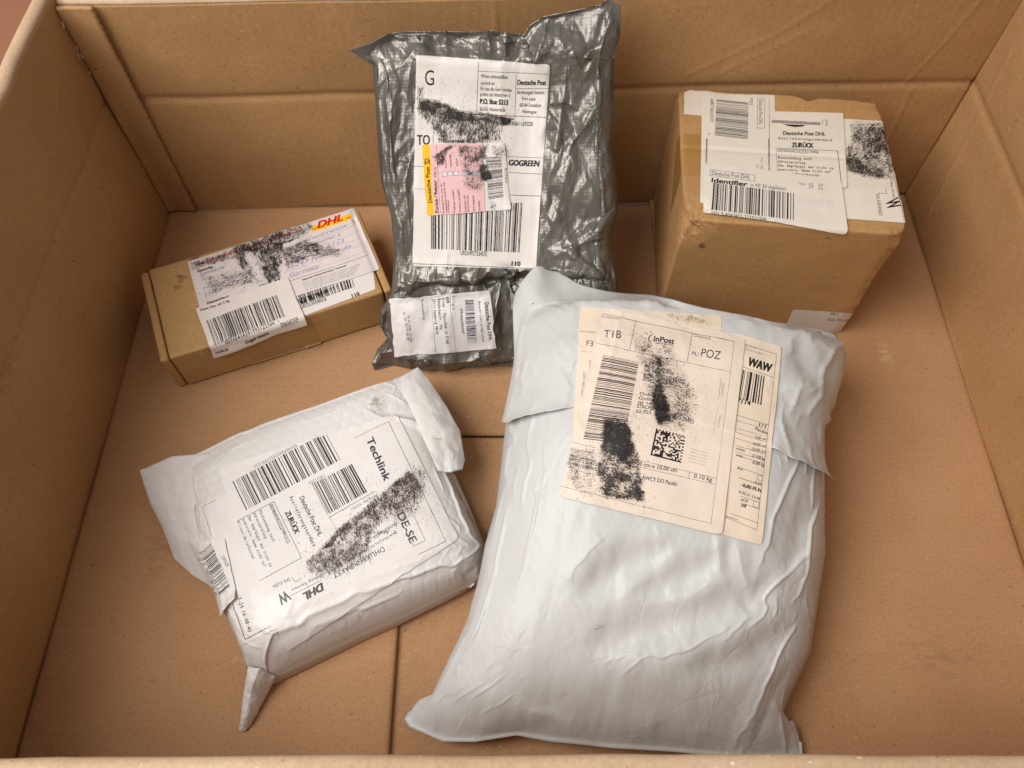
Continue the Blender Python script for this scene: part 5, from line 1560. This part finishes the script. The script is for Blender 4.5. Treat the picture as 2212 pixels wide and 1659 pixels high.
for s_, a, b, h in (('Piotr K dega', (896, 604), (1050, 630), 17), ('tel. 601150998', (892, 626), (1065, 652), 17), ('email: 4a5922@qq.com', (888, 650), (1132, 690), 17), ('Aleje Jerozolimskie 47 lok. 2', (884, 665), (1155, 712), 16), ('00-697 Warszawa', (880, 684), (1060, 712), 16),
                    ('Online tler', (864, 768), (1022, 792), 20), ('Online Ship', (860, 795), (1020, 816), 20), ('tel. +48 720', (854, 820), (1000, 840), 20), ('STACHOWIAKA', (848, 845), (1040, 870), 22), ('62-023', (844, 872), (930, 882), 20), ('ŻEROBAKOWO', (1000, 890), (1180, 940), 22),
                    ('00 cm x 10.00 cm', (845, 1178), (1084, 1222), 24), ('0.10 kg', (1184, 1252), (1290, 1275), 24), ('AWCY DO Paczki:', (878, 1262), (1086, 1302), 24),
                    ('uwagi nadawcy:', (445, 1122), (612, 1165), 19), ('260221530622 7', (440, 1145), (640, 1190), 17), ('2011801580065', (430, 1172), (610, 1212), 19)):
    T(s_, a, b, h, bold=.02, c=GB)
T('Nadawca', (1352, 700), (1345, 770), 14, c=GB, a=.5); T('Odbiorca', (1335, 885), (1322, 962), 14, c=GB, a=.5)
for k in range(5): T('Niniejsza przesyłka', (1168 - k * 4, 1085 + k * 18), (1270 - k * 4, 1112 + k * 18), 9, c=GB, a=.4)
cv.matrix([(962, 965), (1136, 1008), (1110, 1166), (928, 1120)], 18, 4)
for P_, so, de, gr, an, st, sd in (([(795, 410), (930, 420), (1060, 480), (1200, 760), (1210, 860), (1130, 1000), (950, 950), (880, 700), (830, 500)], 50, .52, 4.5, 30, 1.8, 71),
                                   ([(940, 530), (1000, 530), (1010, 700), (1040, 850), (1060, 930), (960, 950), (925, 800), (960, 650)], 28, .98, 5, 30, 1.8, 72),
                                   ([(930, 750), (1020, 760), (1050, 880), (970, 960)], 18, 1.05, 5, 30, 1.6, 73), ([(1020, 830), (1100, 880), (1080, 930), (1010, 900)], 16, .9, 5, 10, 1.6, 77),
                                   ([(650, 900), (720, 890), (810, 930), (850, 1080), (880, 1200), (900, 1400), (800, 1390), (640, 1370), (600, 1200), (640, 1050)], 30, .92, 7, 30, 1.6, 74),
                                   ([(650, 920), (810, 940), (845, 1100), (780, 1160), (640, 1100)], 25, 1.05, 7, 30, 1.8, 75),
                                   ([(450, 1060), (620, 1080), (620, 1370), (520, 1380), (430, 1250)], 40, .42, 6, 20, 1.2, 76), ([(840, 1300), (890, 1330), (900, 1400), (850, 1395)], 10, 1., 6, 60, 1.6, 78)):
    cv.smudge(P_, so, de, gr, an, st, sd)
add_label('courier_label', white, 'white', cv, 2, 8, 110, 140, 6, rough=.48, extra=lambda s, t: .0005 * vnoise(s * 9, t * 5, 15) + .0010 * (facet(s * 5, t * 3, 90) + .5) + .0005 * (facet(s * 13, t * 9, 92) + .5) + .0006 * np.exp(-((s - .13) / .02) ** 2) * (t < .5), bump=.2, label='large cream courier label with black ink smears and a dot matrix code')

# ---- bubble mailer
PW = (.885, .865, .85); GT = (.20, .25, .26)
cv = Canvas(z5, [(395, 862), (600, 770), (915, 1560), (634, 1695)], PW, seed=16)
cv.line((410, 870), (490, 830), 2.2, GT); cv.line((410, 872), (466, 1046), 2.2, GT); cv.line((590, 1440), (665, 1655), 4, GT); cv.line((665, 1655), (816, 1576), 4, GT)
cv.text('3-24 16:08:40', (618, 1412), (682, 1612), 24, mono=True, c=GT, bold=.02)
add_label('date_label', bub, 'bubble', cv, 0, 3, 44, 90, 3, rough=.45, coat=.2, label='narrow white label with a sideways time stamp along the left edge')
cv = Canvas(z5, [(500, 640), (1560, 322), (1925, 1060), (905, 1729)], PW, seed=17)
T = cv.text; BB = (.22, .19, .20)
def shade_bars(q, n, sd):
    cv.bars(q, n, sd, c=BB)
shade_bars([(590, 722), (1150, 428), (1238, 590), (672, 892)], 92, 101)
shade_bars([(1060, 738), (1302, 616), (1392, 782), (1152, 920)], 44, 102)
T('00340434523227991512', (965, 500), (715, 628), 18, mono=True, c=GT); T('(403)276', (1130, 680), (1040, 726), 18, mono=True, c=GT)
T('Techlink', (1380, 475), (1488, 722), 44, bold=.05, c=(.25, .25, .28))
cv.line((1512, 368), (1850, 1075), 3, GT); cv.line((1312, 465), (1512, 368), 2, GT); cv.line((1850, 1075), (1690, 1155), 3, GT)
cv.line((1158, 938), (1435, 780), 3, GT); T('Billing No.: 633751', (1443, 800), (1290, 880), 16, c=GT)
T('Deutsche Post DHL', (985, 820), (1098, 1050), 30, bold=.02, c=GT); T('Auslieferungsvermerk', (925, 815), (1066, 1112), 23, bold=.02, mono=True, c=GT); T('ZURÜCK', (900, 908), (960, 1036), 32, bold=.05, mono=True, c=GT)
for a, b in (((520, 1010), (835, 842)), ((835, 842), (998, 1175)), ((998, 1175), (670, 1355)), ((520, 1010), (595, 1190)), ((605, 1212), (670, 1355))): cv.line(a, b, 3, GT)
for s_, a, b, h in (('00340434523227991512', (806, 862), (912, 1090), 22), ('Rücksendung nach', (746, 898), (828, 1078), 18), ('Adressprüfung', (712, 912), (782, 1062), 18), ('Der Empfänger war nicht zu', (680, 932), (812, 1228), 18), ('ermitteln: Name nicht auf', (648, 948), (776, 1228), 18),
                    ('Klingel/Briefkasten', (615, 965), (710, 1182), 18), ('Rücksendung an Absender', (552, 998), (668, 1260), 18)):
    T(s_, a, b, h, bold=.02, mono=(h == 18), c=GT)
T('DE-SE', (1562, 920), (1640, 1090), 46, bold=.02, c=(.25, .25, .27)); cv.frame([(1560, 905), (1638, 876), (1730, 1072), (1660, 1105)], 2.5, GT)
T('T. Ahdresse', (1560, 1010), (1370, 1020), 22, c=BB); T('Anastasia', (1560, 960), (1420, 1050), 24, c=BB); T('SHAOKE Ltd 99 Seneca', (1560, 1015), (1330, 1150), 14, c=GT)
T('DHL KLEINPAKET', (1480, 1108), (1180, 1270), 30, c=GT); T('Dieburg, Germany', (1120, 1270), (935, 1362), 18, c=GT)
T('DHL', (1118, 1322), (1005, 1386), 42, bold=.08, c=(.28, .25, .26), shear=.3)
T('W', (908, 1365), (850, 1400), 62, bold=.03, c=GT); T('DHL KLEIN', (925, 1292), (828, 1336), 20, c=GT); cv.line((866, 1432), (1115, 1308), 2.5, GT)
cv.line((940, 1290), (960, 1318), 2.5, GT); cv.line((960, 1318), (1000, 1294), 2.5, GT)
for P_, so, de, gr, an, st, sd in (([(1620, 650), (1720, 720), (1690, 830), (1420, 1020), (1400, 1130), (1200, 1260), (1010, 1270), (1030, 1190), (1200, 1030), (1480, 790)], 26, .74, 5.0, 75, 2.2, 81),
                                   ([(1630, 650), (1690, 700), (1500, 830), (1300, 1000), (1200, 1060), (1100, 1130), (1200, 1010), (1480, 780)], 16, .80, 5.5, 75, 2.0, 82),
                                   ([(1650, 600), (1760, 640), (1720, 900), (1560, 1000), (1500, 950)], 50, .5, 5, 75, 1.6, 83), ([(1110, 1120), (1190, 1040), (1215, 1045), (1180, 1110)], 8, 1.15, 6, 0, 1, 84),
                                   ([(1050, 1180), (1420, 1100), (1440, 1180), (1250, 1290), (1080, 1300)], 50, .55, 4.5, 75, 3, 85)):
    cv.smudge(P_, so, de, gr, an, st, sd, c=(.17, .13, .12))
for k in range(46):   # serrated edge of the return slip
    a = k / 45; cv.line((1058 + 145 * a, 722 + 290 * a), (1064 + 145 * a, 724 + 290 * a), 2, (.5, .48, .47))
add_label('parcel_label', bub, 'bubble', cv, 1, 10, 130, 120, 3, rough=.40, coat=.25, label='large white parcel label with a long black ink smear')
cv = Canvas(z5, [(385, 1085), (545, 1060), (625, 1410), (530, 1528)], PW, seed=18)
cv.bars([(418, 1140), (505, 1398), (582, 1345), (470, 1090)], 1, 2, c=PW)
cv.bars([(470, 1090), (582, 1345), (528, 1398), (418, 1140)], 62, 55, c=(.13, .16, .17))
cv.text('DPAGR', (528, 1172), (560, 1230), 20, c=GT); cv.text('08 04 202 1184 06 40', (420, 1175), (500, 1390), 15, mono=True, c=GT)
add_label('barcode_label', bub, 'bubble', cv, 2, 2, 30, 60, 3, rough=.5, wob=4, extra=lambda s, t: .003 * sstep(.8, 1, t), label='small barcode label curling over the left edge')
